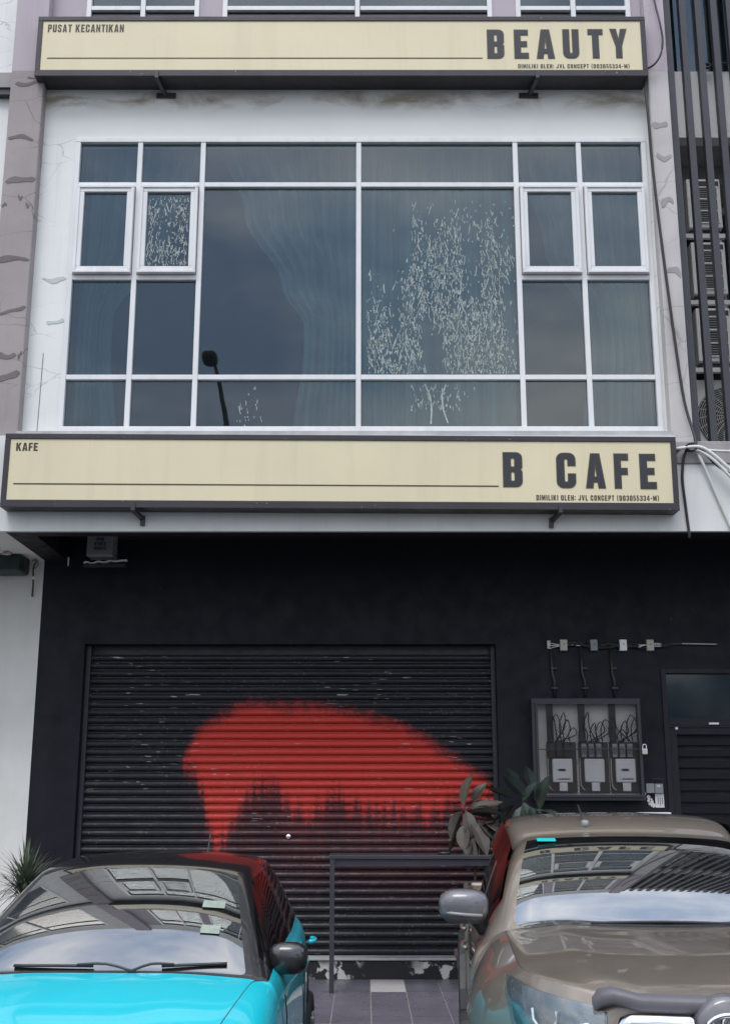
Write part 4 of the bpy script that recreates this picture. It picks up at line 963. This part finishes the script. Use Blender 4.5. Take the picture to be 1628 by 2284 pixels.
LR = [(1.52,1.82,11.3,.28,128,10,30),(1.50,1.78,11.3,.22,60,10,40),(1.50,1.78,11.27,.20,285,15,20),(1.42,1.76,11.27,.22,235,12,15),(1.42,1.75,11.27,.24,205,12,20),(1.36,1.70,11.27,.24,185,10,10),(1.48,1.74,11.26,.24,255,20,0),(1.56,1.74,11.27,.26,300,20,10),(1.62,1.72,11.27,.24,320,20,20),(1.66,1.70,11.3,.32,80,5,50),(1.66,1.70,11.27,.22,350,20,10),(1.55,1.66,11.26,.24,270,20,10),(1.42,1.64,11.26,.24,230,20,-10),(1.62,1.62,11.26,.24,310,20,0),(1.34,1.60,11.3,.24,200,10,0),(1.70,1.60,11.3,.24,345,10,10),(1.5,1.55,11.25,.26,260,15,0),(1.6,1.9,11.32,.2,100,0,50),(1.30,1.66,11.28,.24,215,15,10),(1.28,1.58,11.28,.24,180,10,0),(1.22,1.62,11.3,.22,160,5,20),(1.38,1.82,11.3,.2,150,5,30),(1.45,1.9,11.32,.2,110,5,40)]
rubber('dark green rubber plant under the meter cabinet behind the pickup', 1.52, 11.32, 'leaf_dark', LR, [(1.52,11.32,.4),(1.50,11.32,1.0),(1.52,11.3,1.5),(1.53,11.3,1.82)])
SP = thing('yucca', 'spiky grass leaved potted plant behind the cyan car at left', 'plant', (-3.03, 10.75, ZF))
pot(SP, -3.03, 10.75, .2, .4)
MB().tube([(-3.03,10.75,.5),(-3.02,10.75,.8),(-3.03,10.75,1.02)], .04, 9, sub=3, r1=.03).build('trunk', M['bark'], SP, smooth=True)
m = MB(); rg = random.Random(21)
for i in range(420):
    th = rg.uniform(0, 2*math.pi); el = rg.choice([rg.uniform(35, 88), rg.uniform(5, 70), rg.uniform(-25, 30)]); L = rg.uniform(.30, .54)
    dx, dy, dz = math.cos(th)*math.cos(R(el)), math.sin(th)*math.cos(R(el)), math.sin(R(el))
    b0 = Vector((-3.03, 10.75, 1.0 + rg.uniform(-.08, .12))); wd = rg.uniform(.006, .012); droop = rg.uniform(.05, .22)
    sd_ = Vector((-math.sin(th), math.cos(th), 0)); prev = None
    for k in range(5):
        t = k / 4; p = b0 + Vector((dx, dy, dz)) * (L * t) - Vector((0, 0, droop * L * t * t * 2)); ww = wd * (1 - t) ** .7 * (.6 + t if t < .4 else 1)
        cur = (p - sd_ * ww, p + sd_ * ww)
        if prev: m.face([prev[0], prev[1], cur[1], cur[0]])
        prev = cur
tag(m.build('foliage', M['spike'], SP), kind='stuff')

# ---------------------------------------------------------------- vehicles: one smooth shell each, split into parts by panel
def shell(stations, K, matfn, names, parent, gap_u, levels=2):
    verts = []; n = 2*K - 1
    for (u_, P) in stations:
        for (x, z) in P: verts.append((x, u_, z))
        for (x, z) in P[:-1][::-1]: verts.append((-x, u_, z))
    faces = []; mi = []
    for i in range(len(stations) - 1):
        for j in range(n - 1):
            side = 0 if j < K - 1 else 1; jj = j if side == 0 else (n - 2 - j)
            faces.append((i*n + j, (i+1)*n + j, (i+1)*n + j + 1, i*n + j + 1)); mi.append(matfn(i, jj, side))
    for i, rev in ((0, False), (len(stations) - 1, True)):
        for j in range(K - 1):
            a = i*n + j; b = i*n + j + 1; c_ = i*n + n - 2 - j; d = i*n + n - 1 - j
            f = (a, b, c_, d) if b != c_ else (a, b, d)
            faces.append(f if not rev else f[::-1]); mi.append(0)
    me = bpy.data.meshes.new('tmp'); me.from_pydata(verts, [], faces); me.polygons.foreach_set('material_index', mi)
    for k in range(max(mi) + 1): me.materials.append(None)
    # hold the shut lines narrow: crease both edges of the gap strip
    cre = me.attributes.new('crease_edge', 'FLOAT', 'EDGE'); gi = [i for i, (u_, _) in enumerate(stations) if u_ <= gap_u]
    want = set()
    for i in gi[:-1]:
        for j in (5, 6, n - 1 - 5, n - 1 - 6): want.add((i*n + j, (i+1)*n + j))
    for e in me.edges:
        a, b = sorted(e.vertices)
        if (a, b) in want: cre.data[e.index].value = 1.0
    ob = bpy.data.objects.new('tmp', me); col.objects.link(ob)
    sb = ob.modifiers.new('s', 'SUBSURF'); sb.levels = levels; sb.render_levels = levels
    dg = bpy.context.evaluated_depsgraph_get(); ev = bpy.data.meshes.new_from_object(ob.evaluated_get(dg))
    bpy.data.objects.remove(ob)
    res = {}
    for k, (nm, mat) in names.items():
        polys = [p for p in ev.polygons if p.material_index == k]
        if not polys: continue
        mp_ = {}; vs = []; fs = []
        for p in polys:
            f = []
            for v in p.vertices:
                if v not in mp_: mp_[v] = len(vs); vs.append(tuple(ev.vertices[v].co))
                f.append(mp_[v])
            fs.append(tuple(f))
        m2 = bpy.data.meshes.new(nm); m2.from_pydata(vs, [], fs); m2.materials.append(M[mat])
        m2.polygons.foreach_set('use_smooth', [True] * len(m2.polygons)); m2.update()
        o_ = bpy.data.objects.new(nm, m2); col.objects.link(o_); o_.parent = parent; res[k] = o_
    bpy.data.meshes.remove(ev)
    return res
def lerp(a, b, t): return a + (b - a) * t
def interp(tab, u_):
    if u_ <= tab[0][0]: return tab[0][1]
    for (a, va), (b, vb) in zip(tab, tab[1:]):
        if u_ <= b: return lerp(va, vb, (u_ - a)/(b - a))
    return tab[-1][1]
def wheel(par, x, y, r, wd, s):
    W_ = MB().lathe([(r*.62, -wd/2), (r*.93, -wd/2), (r, -wd/2 + .03), (r, wd/2 - .03), (r*.93, wd/2), (r*.62, wd/2), (r*.62, -wd/2)], 32, (x, y, r), 'x').build('wheel', M['tyre'], par, False, True)
    rm_ = MB().lathe([(0, s*wd*.42), (r*.2, s*wd*.42), (r*.22, s*wd*.36), (r*.55, s*wd*.32), (r*.6, s*wd*.45), (r*.63, s*wd*.45), (r*.63, -s*wd*.4)], 32, (x, y, r), 'x')
    for k in range(6):
        t = k*math.pi/3; rm_.bar((x + s*wd*.40, y + .05*math.cos(t), r + .05*math.sin(t)), (x + s*wd*.42, y + r*.58*math.cos(t), r + r*.58*math.sin(t)), .05, .03)
    rm_.build('rim', M['rim'], W_, False, True)

# --- cyan hatchback
CX, CY = -1.31, 4.98
CAR = thing('hatchback', 'bright cyan hatchback with gloss black roof parked facing the viewer', 'car', (CX, CY, 0), R(-1.2), 'cars parked before the shutter')
HWT = [(0,.60),(.1,.74),(.25,.82),(.5,.875),(.9,.89),(2.6,.895),(3.2,.87),(3.6,.80),(3.85,.70)]
def arch(u_, cs, r, zc): 
    v = 0
    for c_ in cs:
        if abs(u_ - c_) < r: v = max(v, zc + math.sqrt(r*r - (u_-c_)**2))
    return v
def cyan_sec(u_):
    hw = interp(HWT, u_); ar = arch(u_, (.74, 3.20), .36, .30)
    sill = max(.20, ar); z1 = max(.36, ar + .02); z2 = max(.58, ar + .05)
    belt = interp([(0,.60),(.12,.70),(.35,.80),(.6,.87),(.9,.93),(1.1,.955),(1.6,.97),(2.6,1.0),(3.3,1.04),(3.7,.98),(3.85,.86)], u_)
    P = [(hw - .06, sill), (hw - .01, z1), (hw, z2), (hw - .012, belt - .12), (hw - .05, belt)]
    if u_ < 1.09:     # bonnet
        zc = interp([(0,.66),(.12,.765),(.3,.85),(.5,.905),(.75,.962),(.95,.995),(1.09,1.012)], u_)
        hx = interp([(0,.46),(.12,.56),(.35,.63),(.7,.69),(1.09,.745)], u_); ze = lerp(belt + .012, zc, .35)
        P += [(hx + .003, ze), (hx - .003, ze - .001), (hx - .02, ze + .004), (hx*.72, lerp(ze, zc, .62)), (hx*.48, lerp(ze, zc, .92) + .004), (hx*.24, zc), (0, zc)]
    elif u_ < 3.45:    # cabin
        if u_ < 1.9:
            s = u_ - 1.09; zc = 1.015 + .735*s - .205*s*s; t = s/.81
            gx = lerp(.735, .565, t**.85); ze = zc - lerp(.022, .040, t)
        else:
            zc = interp([(1.9,1.477),(2.05,1.496),(2.4,1.512),(2.8,1.508),(3.2,1.48),(3.45,1.45)], u_); gx = interp([(1.9,.565),(2.4,.575),(3.0,.56),(3.45,.52)], u_); ze = zc - .036
        px_ = gx + .05; pz = ze - .030
        if u_ < 1.3: px_ = lerp(.775, px_, (u_ - 1.09)/.21); pz = lerp(.992, pz, (u_ - 1.09)/.21)
        bx = hw - .085; bzv = belt + .012
        P += [(bx, bzv), (lerp(bx, px_, .5) + .018, lerp(bzv, pz, .5)), (px_, pz), (gx, ze), (gx*.68, lerp(ze, zc, .66)), (gx*.34, lerp(ze, zc, .95)), (0, zc)]
    else:
        zc = interp([(3.45,1.45),(3.6,1.36),(3.75,1.12),(3.85,.88)], u_); gx = interp([(3.45,.52),(3.6,.55),(3.75,.6),(3.85,.55)], u_); ze = max(zc - .04, belt + .005)
        P += [(hw - .085, belt + .008), (lerp(hw - .085, gx, .5), lerp(belt, ze, .5)), (gx + .04, ze - .01), (gx, ze), (gx*.68, lerp(ze, zc, .55)), (gx*.34, lerp(ze, zc, .9)), (0, zc)]
    return P
US = [0, .05, .12, .25, .38, .45, .58, .74, .90, 1.0, 1.075, 1.09, 1.12, 1.25, 1.4, 1.55, 1.7, 1.84, 1.895, 1.93, 2.1, 2.4, 2.46, 2.52, 2.7, 2.84, 3.0, 3.2, 3.36, 3.44, 3.52, 3.66, 3.8, 3.85]
def cyan_mat(i, j, s):
    a, b = US[i], US[i+1]; mid = (a + b)/2
    if mid < 1.08: return 8 if j == 5 else (1 if j > 5 else 0)
    if mid < 1.095: return 8 if j >= 5 else 0
    if j < 5: return 0
    if j >= 8 and 1.095 < mid < 1.9: return 2
    if j >= 8 and 3.5 < mid < 3.72: return 7
    if j in (5, 6):
        if 1.3 < mid < 2.42: return 4 if s == 0 else 5
        if 2.5 < mid < 3.1: return 6 if s == 0 else 9
        return 3 if mid < 3.3 else 0
    if mid > 3.72: return 0
    return 3
parts = shell([(u_, cyan_sec(u_)) for u_ in US], 12, cyan_mat, {0: ('body', 'cyan'), 1: ('bonnet', 'cyan'), 2: ('windscreen', 'car_glass'), 3: ('roof', 'car_black'), 4: ('side_window', 'car_glass_dark'), 5: ('side_window', 'car_glass_dark'), 6: ('side_window', 'car_glass_dark'), 9: ('side_window', 'car_glass_dark'), 7: ('rear_window', 'car_glass_dark'), 8: ('panel_gap', 'dark_plastic')}, CAR, 1.076)
for (x, y) in ((.80, .74), (-.80, .74), (.80, 3.20), (-.80, 3.20)): wheel(CAR, x, y, .30, .19, 1 if x > 0 else -1)
MB().grid(12, 5, lambda u_, v: (-.70 + 1.40*u_, 1.14 + .55*v, .94 + .03*math.sin(math.pi*u_) + .02*v - (.2 if v > .95 else 0))).build('dashboard', M['dash'], CAR, False, True)
for x in (-.36, .36):
    st = MB().box(x - .24, x + .24, 2.25, 2.40, .55, 1.14).build('seat', M['dash'], CAR, False, bevel=.05)
    MB().box(x - .13, x + .13, 2.29, 2.38, 1.16, 1.34).build('headrest', M['dash'], st, False, bevel=.04)
MB().tube([(.36 + .18*math.cos(t*math.pi/10), 1.72 + .03*math.sin(t*math.pi/10), .98 + .17*math.sin(t*math.pi/10)) for t in range(21)], .014, 8).build('steering_wheel', M['dash'], CAR, False, True)
# wipers
def wsurf(x, u_):
    s = u_ - 1.09; zc = 1.015 + .735*s - .205*s*s; return zc - .03*(x/.7)**2
for pts, arm in (([(-.46, 1.120), (-.25, 1.110), (-.06, 1.105)], [(.16, 1.07), (-.14, 1.105)]), ([(.60, 1.145), (.42, 1.125), (.28, 1.110)], [(.12, 1.07), (.34, 1.115)])):
    wp = MB(); wp.tube([(x, u_ - .008, wsurf(x, u_) + .012) for x, u_ in pts], .008, 6, sub=3); wp = wp.build('wiper', M['dark_plastic'], CAR, False, True)
    MB().tube([(arm[0][0], arm[0][1], 1.012), (lerp(arm[0][0], arm[1][0], .5), lerp(arm[0][1], arm[1][1], .5) - .01, 1.05), (arm[1][0], arm[1][1] - .01, wsurf(*arm[1]) + .018)], .007, 6, sub=3).build('wiper_arm', M['dark_plastic'], wp, False, True)
# door mirrors
def blob(c, s, n=18, m_=10, sq=.68):
    m = MB()
    def f(u_, v):
        a = 2*math.pi*u_; b = math.pi*(v - .5)
        e = lambda q: math.copysign(abs(q)**sq, q)
        return (c[0] + s[0]*e(math.cos(b))*e(math.cos(a)), c[1] + s[1]*e(math.cos(b))*e(math.sin(a)), c[2] + s[2]*e(math.sin(b)))
    return m.grid(n + 1, m_, f)
for s in (1, -1):
    mm = blob((s*.875, 1.45, 1.03), (.105, .075, .08)).build('mirror', M['car_black'], CAR, False, True)
    MB().tube([(s*.76, 1.46, .975), (s*.80, 1.46, .985), (s*.84, 1.455, 1.0)], .028, 8, sub=2).build('mirror_arm', M['dark_plastic'], mm, False, True)
    MB().lathe([(0, 0), (.058, 0)], 18, (s*.88, 1.53, 1.03), 'y').build('mirror_glass', M['mirror'], mm, False)
for s in (1, -1):
    for (u_, z) in ((2.24, .905), (3.00, .935)):
        MB().tube([(s*.888, u_ - .09, z), (s*.918, u_ - .06, z + .003), (s*.92, u_ + .04, z + .004), (s*.892, u_ + .08, z + .004)], .014, 8, sub=3).build('door_handle', M['cyan'], CAR, False, True)
    gp = MB()
    for u0 in (1.28, 2.47, 3.05):
        gp.tube([(s*(interp(HWT, u0) - .001), u0, z) for z in (.40, .5, .6, .7, .78)] + [(s*(interp(HWT, u0) - .012), u0, .88)], .004, 5)
    gp.build('door_gap', M['dark_plastic'], CAR, False)
# road tax stickers and shark aerial, headlamps, plate
for (x, u_, hh, wd, mk) in ((.47, 1.50, .055, .12, 'pale_sticker'), (.48, 1.32, .055, .10, 'pale_sticker')):
    m = MB(); m.face([(x - wd/2, u_, wsurf(x - wd/2, u_) + .008), (x + wd/2, u_, wsurf(x + wd/2, u_) + .008), (x + wd/2, u_ + hh, wsurf(x + wd/2, u_ + hh) + .008), (x - wd/2, u_ + hh, wsurf(x - wd/2, u_ + hh) + .008)])
    m.build('sticker', M[mk], CAR, False)
MB().tube([(.17, 3.2, 1.47), (.17, 3.28, 1.56), (.17, 3.33, 1.62)], .006, 6, r1=.004).build('antenna', M['dark_plastic'], CAR, False)
for s in (1, -1):
    MB().grid(6, 4, lambda u_, v: (s*lerp(.46, .815, u_), lerp(.085, .40, u_**1.6) - .02, lerp(.56, .66, v) + .10*u_*v + .08*u_)).build('headlight', M['headlight_glass'], CAR, False, True)
MB().box(-.26, .26, -.03, .0, .40, .52).build('number_plate', M['ink'], CAR, False, bevel=.004)

# --- bronze pickup
PX, PY, PA = 1.265, 4.36, R(-4.4)
PK = thing('pickup_truck', 'dusty bronze double cab pickup truck with chrome grille parked at right', 'pickup', (PX, PY, 0), PA, 'cars parked before the shutter')
HW2 = [(0,.48),(.05,.55),(.1,.60),(.25,.70),(.45,.79),(.65,.875),(.95,.91),(1.35,.895),(1.7,.885),(3.5,.885)]
def pk_sec(u_):
    hw = interp(HW2, u_); ar = arch(u_, (.95,), .47, .40)
    belt = interp([(0,1.03),(.1,1.09),(.3,1.125),(.6,1.138),(1.0,1.145),(1.4,1.15),(3.5,1.17)], u_)
    sill = max(.38, ar); z1 = max(.52, ar + .02); z2 = max(.80, min(ar + .05, .93))
    P = [(hw - .05, sill), (hw - .005, z1), (hw, z2), (hw - .012, belt - .10), (hw - .045, belt)]
    if u_ < 1.38:
        zc = interp([(0,1.12),(.05,1.155),(.10,1.175),(.18,1.19),(.3,1.203),(.6,1.226),(1.0,1.245),(1.38,1.258)], u_)
        hx = interp([(0,.30),(.05,.40),(.10,.485),(.18,.575),(.30,.655),(.45,.69),(.8,.70),(1.38,.705)], u_); ze = zc - interp([(0,.0),(.3,.006),(1.38,.02)], u_)
        P[3] = (hw - .02, belt - .13); P[4] = (lerp(hx, hw, .62), lerp(belt, ze, .22) - .012)
        P += [(hx + .003, ze), (hx - .003, ze - .002), (hx - .025, ze + .006), (hx*.80, lerp(ze, zc, .5) + .003), (hx*.60, zc + .014), (hx*.46, zc + .004), (0, zc)]
    else:
        if u_ < 2.26:
            s = u_ - 1.38; zc = 1.256 + .78*s - .375*s*s; t = s/.88; gx = lerp(.70, .555, t**.9); ze = zc - lerp(.02, .024, t)
        else:
            zc = interp([(2.26,1.643),(2.32,1.672),(2.45,1.71),(2.7,1.748),(3.0,1.757),(3.4,1.74),(3.5,1.70)], u_); gx = interp([(2.26,.56),(2.6,.585),(3.3,.58),(3.5,.56)], u_); ze = zc - .024
        px_ = gx + .048; pz = ze - .036
        if u_ < 1.58: t = (u_ - 1.38)/.20; px_ = lerp(.755, px_, t); pz = lerp(1.205, pz, t)
        bx = hw - .075; bzv = belt + .012
        P += [(bx, bzv), (lerp(bx, px_, .5) + .018, lerp(bzv, pz, .5)), (px_, pz), (gx, ze), (gx*.68, lerp(ze, zc, .6)), (gx*.34, lerp(ze, zc, .92)), (0, zc)]
    return P
UP = [0, .05, .10, .18, .30, .45, .50, .62, .78, .95, 1.12, 1.28, 1.36, 1.375, 1.40, 1.5, 1.64, 1.8, 1.95, 2.1, 2.2, 2.245, 2.28, 2.36, 2.5, 2.56, 2.64, 2.8, 3.0, 3.25, 3.42, 3.5]
def pk_mat(i, j, s):
    a, b = UP[i], UP[i+1]; mid = (a + b)/2
    if mid < 1.365: return 8 if j == 5 else (1 if j > 5 else 0)
    if mid < 1.385: return 8 if j >= 5 else 0
    if j < 5: return 0
    if j >= 8 and mid < 2.22: return 2
    if j in (5, 6):
        if 1.58 < mid < 2.53: return 4 if s == 0 else 5
        if 2.58 < mid < 3.25: return 6 if s == 0 else 9
        return 3
    return 3
shell([(u_, pk_sec(u_)) for u_ in UP], 12, pk_mat, {0: ('body', 'bronze'), 1: ('bonnet', 'bronze'), 2: ('windscreen', 'car_glass_blue'), 3: ('roof', 'bronze'), 4: ('side_window', 'car_glass_dark'), 5: ('side_window', 'car_glass_dark'), 6: ('side_window', 'car_glass_dark'), 9: ('side_window', 'car_glass_dark'), 8: ('panel_gap', 'dark_plastic')}, PK, 1.37)
# cargo bed
b = MB(); b.box(-.89, .89, 3.53, 5.08, .55, 1.12); b.box(-.89, -.83, 3.53, 5.08, 1.12, 1.19); b.box(.83, .89, 3.53, 5.08, 1.12, 1.19); b.box(-.83, .83, 5.02, 5.08, 1.12, 1.19); b.box(-.83, .83, 3.53, 3.58, 1.12, 1.19)
b.build('cargo_bed', M['bronze'], PK, False, bevel=.03)
for (x, y) in ((.80, .95), (-.80, .95), (.80, 4.05), (-.80, 4.05)): wheel(PK, x, y, .385, .26, 1 if x > 0 else -1)
for s in (1, -1):   # wheel arch flares
    for cy_ in (.95, 4.05):
        fl = MB()
        for k in range(14):
            a0, a1 = math.pi*k/14, math.pi*(k+1)/14
            q = lambda a, r_, x: (s*x, cy_ + r_*math.cos(a), .40 + r_*math.sin(a))
            fl.face([q(a0, .47, .935), q(a1, .47, .935), q(a1, .54, .925), q(a0, .54, .925)]); fl.face([q(a0, .47, .82), q(a1, .47, .82), q(a1, .47, .935), q(a0, .47, .935)]); fl.face([q(a0, .54, .925), q(a1, .54, .925), q(a1, .555, .87), q(a0, .555, .87)])
        fl.build('wheel_arch_flare', M['dark_plastic'], PK, False, True)
MB().grid(14, 5, lambda u_, v: (-.72 + 1.44*u_, 1.44 + .6*v, 1.20 + .035*math.sin(math.pi*u_) + .02*v - (.25 if v > .95 else 0))).build('dashboard', M['dash'], PK, False, True)
for x in (-.38, .38):
    st = MB().box(x - .25, x + .25, 2.55, 2.72, .75, 1.36).build('seat', M['dash'], PK, False, bevel=.05)
    MB().box(x - .14, x + .14, 2.60, 2.70, 1.38, 1.58).build('headrest', M['dash'], st, False, bevel=.04)
MB().tube([(.38 + .19*math.cos(t*math.pi/10), 2.0 + .03*math.sin(t*math.pi/10), 1.22 + .18*math.sin(t*math.pi/10)) for t in range(21)], .015, 8).build('steering_wheel', M['dash'], PK, False, True)
# front face: grille, chrome surround, emblem, bumper
F = MB(); F.box(-.42, .42, -.045, .08, .72, 1.06); F.build('grille', M['dark_plastic'], PK, False, bevel=.02)
gs = MB().box(-.37, .37, -.012, .012, -.012, .012).mesh('grille_slat', M['black_steel'])
for k in range(4): inst('grille_slat', gs, PK, (0, -.055, .78 + k*.065), (R(20), 0, 0))
def chrome_path(pts, wd, h, nm='chrome_surround', mk='chrome'):
    m = MB()
    for a, b in zip(pts, pts[1:]): m.bar(a, b, wd, h)
    return m.build(nm, M[mk], PK, False, bevel=.008)
def band(pts, prof_, nm, mk):
    """sweep a small profile (outward, up) along a front-facing path"""
    m = MB(); n = len(prof_)
    m.grid(len(pts), n, lambda u_, v: (lambda p, q: (p[0], p[1] - q[0], p[2] + q[1]))(pts[round(u_*(len(pts)-1))], prof_[round(v*(n-1))]))
    return m.build(nm, M[mk], PK, False, True)
TB = [(-.455, .16, 1.07), (-.45, .06, 1.10), (-.425, .03, 1.125), (-.385, .01, 1.138), (-.34, .0, 1.130), (-.29, -.006, 1.118), (-.15, -.015, 1.116), (0, -.02, 1.116), (.15, -.015, 1.116), (.29, -.006, 1.118), (.34, .0, 1.130), (.385, .01, 1.138), (.425, .03, 1.125), (.45, .06, 1.10), (.455, .16, 1.07)]
TB = [(x, y, z + .034) for x, y, z in TB]
band(TB, [(-.06, .022), (.012, .022), (.024, .017), (.029, .006), (.029, -.018), (.02, -.03), (.0, -.032)], 'bonnet_moulding', 'moulding')
CT = [(-.385, .0, 1.00), (-.365, -.03, 1.045), (-.33, -.045, 1.058), (-.13, -.06, 1.058), (-.12, -.06, 1.053)]
for s in (1, -1):
    pts = [(s*x, y, z + .034) for x, y, z in CT]
    band(pts, [(-.02, .024), (.012, .026), (.026, .01), (.026, -.012), (.012, -.026), (-.02, -.024)], 'chrome_surround', 'chrome')
    band([(s*.385, .0, 1.0), (s*.39, -.02, .93), (s*.37, -.03, .80), (s*.33, -.03, .74)], [(-.02, .02), (.014, .024), (.02, 0), (.014, -.024), (-.02, -.02)], 'chrome_surround', 'chrome')
MB().lathe([(0, -.095), (.10, -.09), (.115, -.075), (.12, -.02)], 32, (0, 0, 1.07), 'y').build('emblem_base', M['bronze_dark'], PK, False, True).scale = (1, 1, 1)
em = MB()
ell = lambda rx, rz, cz: [(rx*math.cos(t*math.pi/16), -.100, 1.07 + cz + rz*math.sin(t*math.pi/16)) for t in range(33)]
em.tube(ell(.088, .060, 0), .0085, 8); em.tube(ell(.032, .058, 0), .0075, 8); em.tube(ell(.062, .021, .032), .0075, 8)
em.build('emblem', M['chrome'], PK, False, True)
bp = MB(); bp.grid(21, 6, lambda u_, v: (lerp(-.78, .78, u_), -.12 + .30*abs(2*u_ - 1)**3.2 + .05*abs(v - .4), lerp(.36, .72, v))); bp.build('front_bumper', M['bronze'], PK, False, True)
MB().box(-.26, .26, -.16, -.125, .46, .58).build('number_plate', M['ink'], PK, False, bevel=.004)
for s in (1, -1):
    plan = [(.40, .01), (.48, .04), (.555, .085), (.62, .15), (.675, .24), (.715, .35), (.735, .44)]
    zt = [1.128, 1.138, 1.148, 1.157, 1.166, 1.175, 1.178]; zb_ = [.985, .965, .945, .935, .945, .99, 1.10]
    def hl(off, zi):
        def f(u_, v):
            k = u_*6; i = min(int(k), 5); t = k - i
            x = lerp(plan[i][0], plan[i+1][0], t); y = lerp(plan[i][1], plan[i+1][1], t)
            zt_ = lerp(zt[i], zt[i+1], t) - zi; zb2 = lerp(zb_[i], zb_[i+1], t) + zi
            z = lerp(zb2, zt_, v); bul = .014*math.sin(math.pi*v)
            return (s*(x + off*.6 + bul*.5), y - off - bul + .035*v, z)
        return f
    H_ = MB().grid(19, 7, hl(.020, 0)).build('headlight', M['headlight_glass'], PK, False, True)
    MB().grid(19, 5, hl(.002, .002)).build('reflector', M['lamp_inner'], H_, False, True)
    f = hl(.012, .0)
    MB().tube([f(.36, .76), f(.37, .56), f(.40, .48), f(.53, .47), f(.57, .54), f(.58, .70)], .0055, 6).build('light_guide', M['drl'], H_, False, True)
    MB().tube([f(.10, .60), f(.18, .55), f(.28, .50)], .011, 8).build('projector_trim', M['chrome'], H_, False, True)
    # mirrors
    DX_ = .165; mm = blob((s*.90, 1.62, 1.325), (.125, .085, .082)).build('mirror', M['bronze_dark'], PK, False, True)
    MB().tube([(s*.80, 1.66, 1.20), (s*.82, 1.65, 1.235), (s*.85, 1.63, 1.27)], .034, 8, sub=2).build('mirror_arm', M['dark_plastic'], mm, False, True)
    MB().tube([(s*.81, 1.55, 1.285), (s*.895, 1.535, 1.29), (s*.975, 1.55, 1.297), (s*1.013, 1.60, 1.305)], .009, 8, sub=3).build('indicator', M['orange_lens'], mm, False, True)
    MB().grid(8, 4, lambda u_, v: (s*lerp(.82, .98, u_), 1.55 + .09*abs(u_ - .4), lerp(1.245, 1.27, v))).build('lower_trim', M['dark_plastic'], mm, False, True)
    MB().lathe([(0, 0), (.072, 0)], 18, (s*.905, 1.71, 1.325), 'y').build('mirror_glass', M['mirror'], mm, False)
    # rain visor above the side windows, handles
    vs = MB(); seq = [1.62, 1.75, 1.9, 2.05, 2.2, 2.35, 2.5, 2.7, 2.9, 3.1, 3.25]
    def vis(u_, v):
        uu = seq[round(u_*10)]; P = pk_sec(uu); a = P[7]; b_ = P[6]; return (s*(lerp(a[0], b_[0], v*.55) + .018 + .012*v), uu, lerp(a[1], b_[1], v*.55) + .004)
    vs.grid(11, 3, vis); vs.build('rain_visor', M['car_glass_dark'], PK, False, True)
    for u_ in (2.40, 3.30): MB().tube([(s*.885, u_ - .1, 1.04), (s*.905, u_ - .07, 1.045), (s*.908, u_ + .06, 1.05), (s*.89, u_ + .1, 1.05)], .012, 8, sub=3).build('door_handle', M['bronze'], PK, False, True)
wp = MB(); ws2 = lambda x, u_: 1.256 + .78*(u_-1.38) - .375*(u_-1.38)**2 - .02*(x/.7)**2
wp.tube([(-.30, 1.40, ws2(-.3, 1.40) + .004), (.05, 1.40, ws2(.05, 1.40) + .008), (.40, 1.405, ws2(.4, 1.405) + .004)], .006, 6, sub=3); wp.build('wiper', M['dark_plastic'], PK, False, True)
MB().tube([(-.20, 2.44, 1.702), (-.205, 2.52, 1.74), (-.21, 2.66, 1.80)], .008, 7, r1=.005).build('antenna', M['dark_plastic'], PK, False, True)
blob((-.20, 2.42, 1.700), (.022, .05, .022)).build('antenna_base', M['grey_plastic'], PK, False, True)
sx0, su = -.445, 2.07
m = MB(); m.face([(sx0 - .05, su, ws2(sx0, su) + .010), (sx0 + .05, su, ws2(sx0, su) + .010), (sx0 + .05, su + .06, ws2(sx0, su + .06) + .010), (sx0 - .05, su + .06, ws2(sx0, su + .06) + .010)])
m.build('sticker', M['teal_sticker'], PK, False)

# ---------------------------------------------------------------- across the road, seen in the glass
SL = thing('street_lamp', 'dark street lamp mirrored in the large left window pane', 'street lamp', (-2.7, -1.0, 0))
MB().tube([(-2.72, -1.0, 0), (-2.75, -1.0, 8.0), (-2.9, -1.0, 9.6), (-3.07, -1.0, 10.36)], .075, 10, r1=.035, sub=3).build('pole', M['fin'], SL, smooth=True)
blob((-3.18, -1.0, 10.52), (.16, .30, .12)).build('lamp_head', M['dark_plastic'], SL, smooth=True)
def tree(label, x, y, seed):
    rg = random.Random(seed); T = thing('roadside_tree', label, 'tree', (x, y, 0))
    t = MB(); t.tube([(x, y, 0), (x + .1, y, 1.4), (x - .05, y, 2.8)], .2, 9, r1=.13, sub=3)
    tips = []
    for k in range(9):
        a = k*2.4; tip = (x + 1.9*math.cos(a)*rg.uniform(.6, 1.1), y + 1.9*math.sin(a)*rg.uniform(.6, 1.1), rg.uniform(3.6, 6.4)); tips.append(tip)
        t.tube([(x - .03, y, 2.3 + .08*k), ((x + tip[0])/2, (y + tip[1])/2, (2.6 + tip[2])/2 + .3), tip], .07, 6, r1=.02, sub=3)
    t.build('trunk', M['bark'], T, smooth=True)
    m = MB()
    for k in range(15000):
        c_ = rg.choice(tips); r_ = rg.gauss(0, .62); 
        p = Vector((c_[0] + rg.gauss(0, .6), c_[1] + rg.gauss(0, .6), c_[2] + rg.gauss(0, .5)))
        a = Vector((rg.gauss(0,1), rg.gauss(0,1), rg.gauss(0,1))).normalized(); b_ = a.orthogonal().normalized(); s_ = rg.uniform(.04, .09)
        m.face([p - a*s_, p + b_*s_*.5, p + a*s_, p - b_*s_*.5])
    tag(m.build('crown', M['spike'], T), kind='stuff')
tree('leafy green tree mirrored in the glass above the louvred door', 11.3, -16, 1)
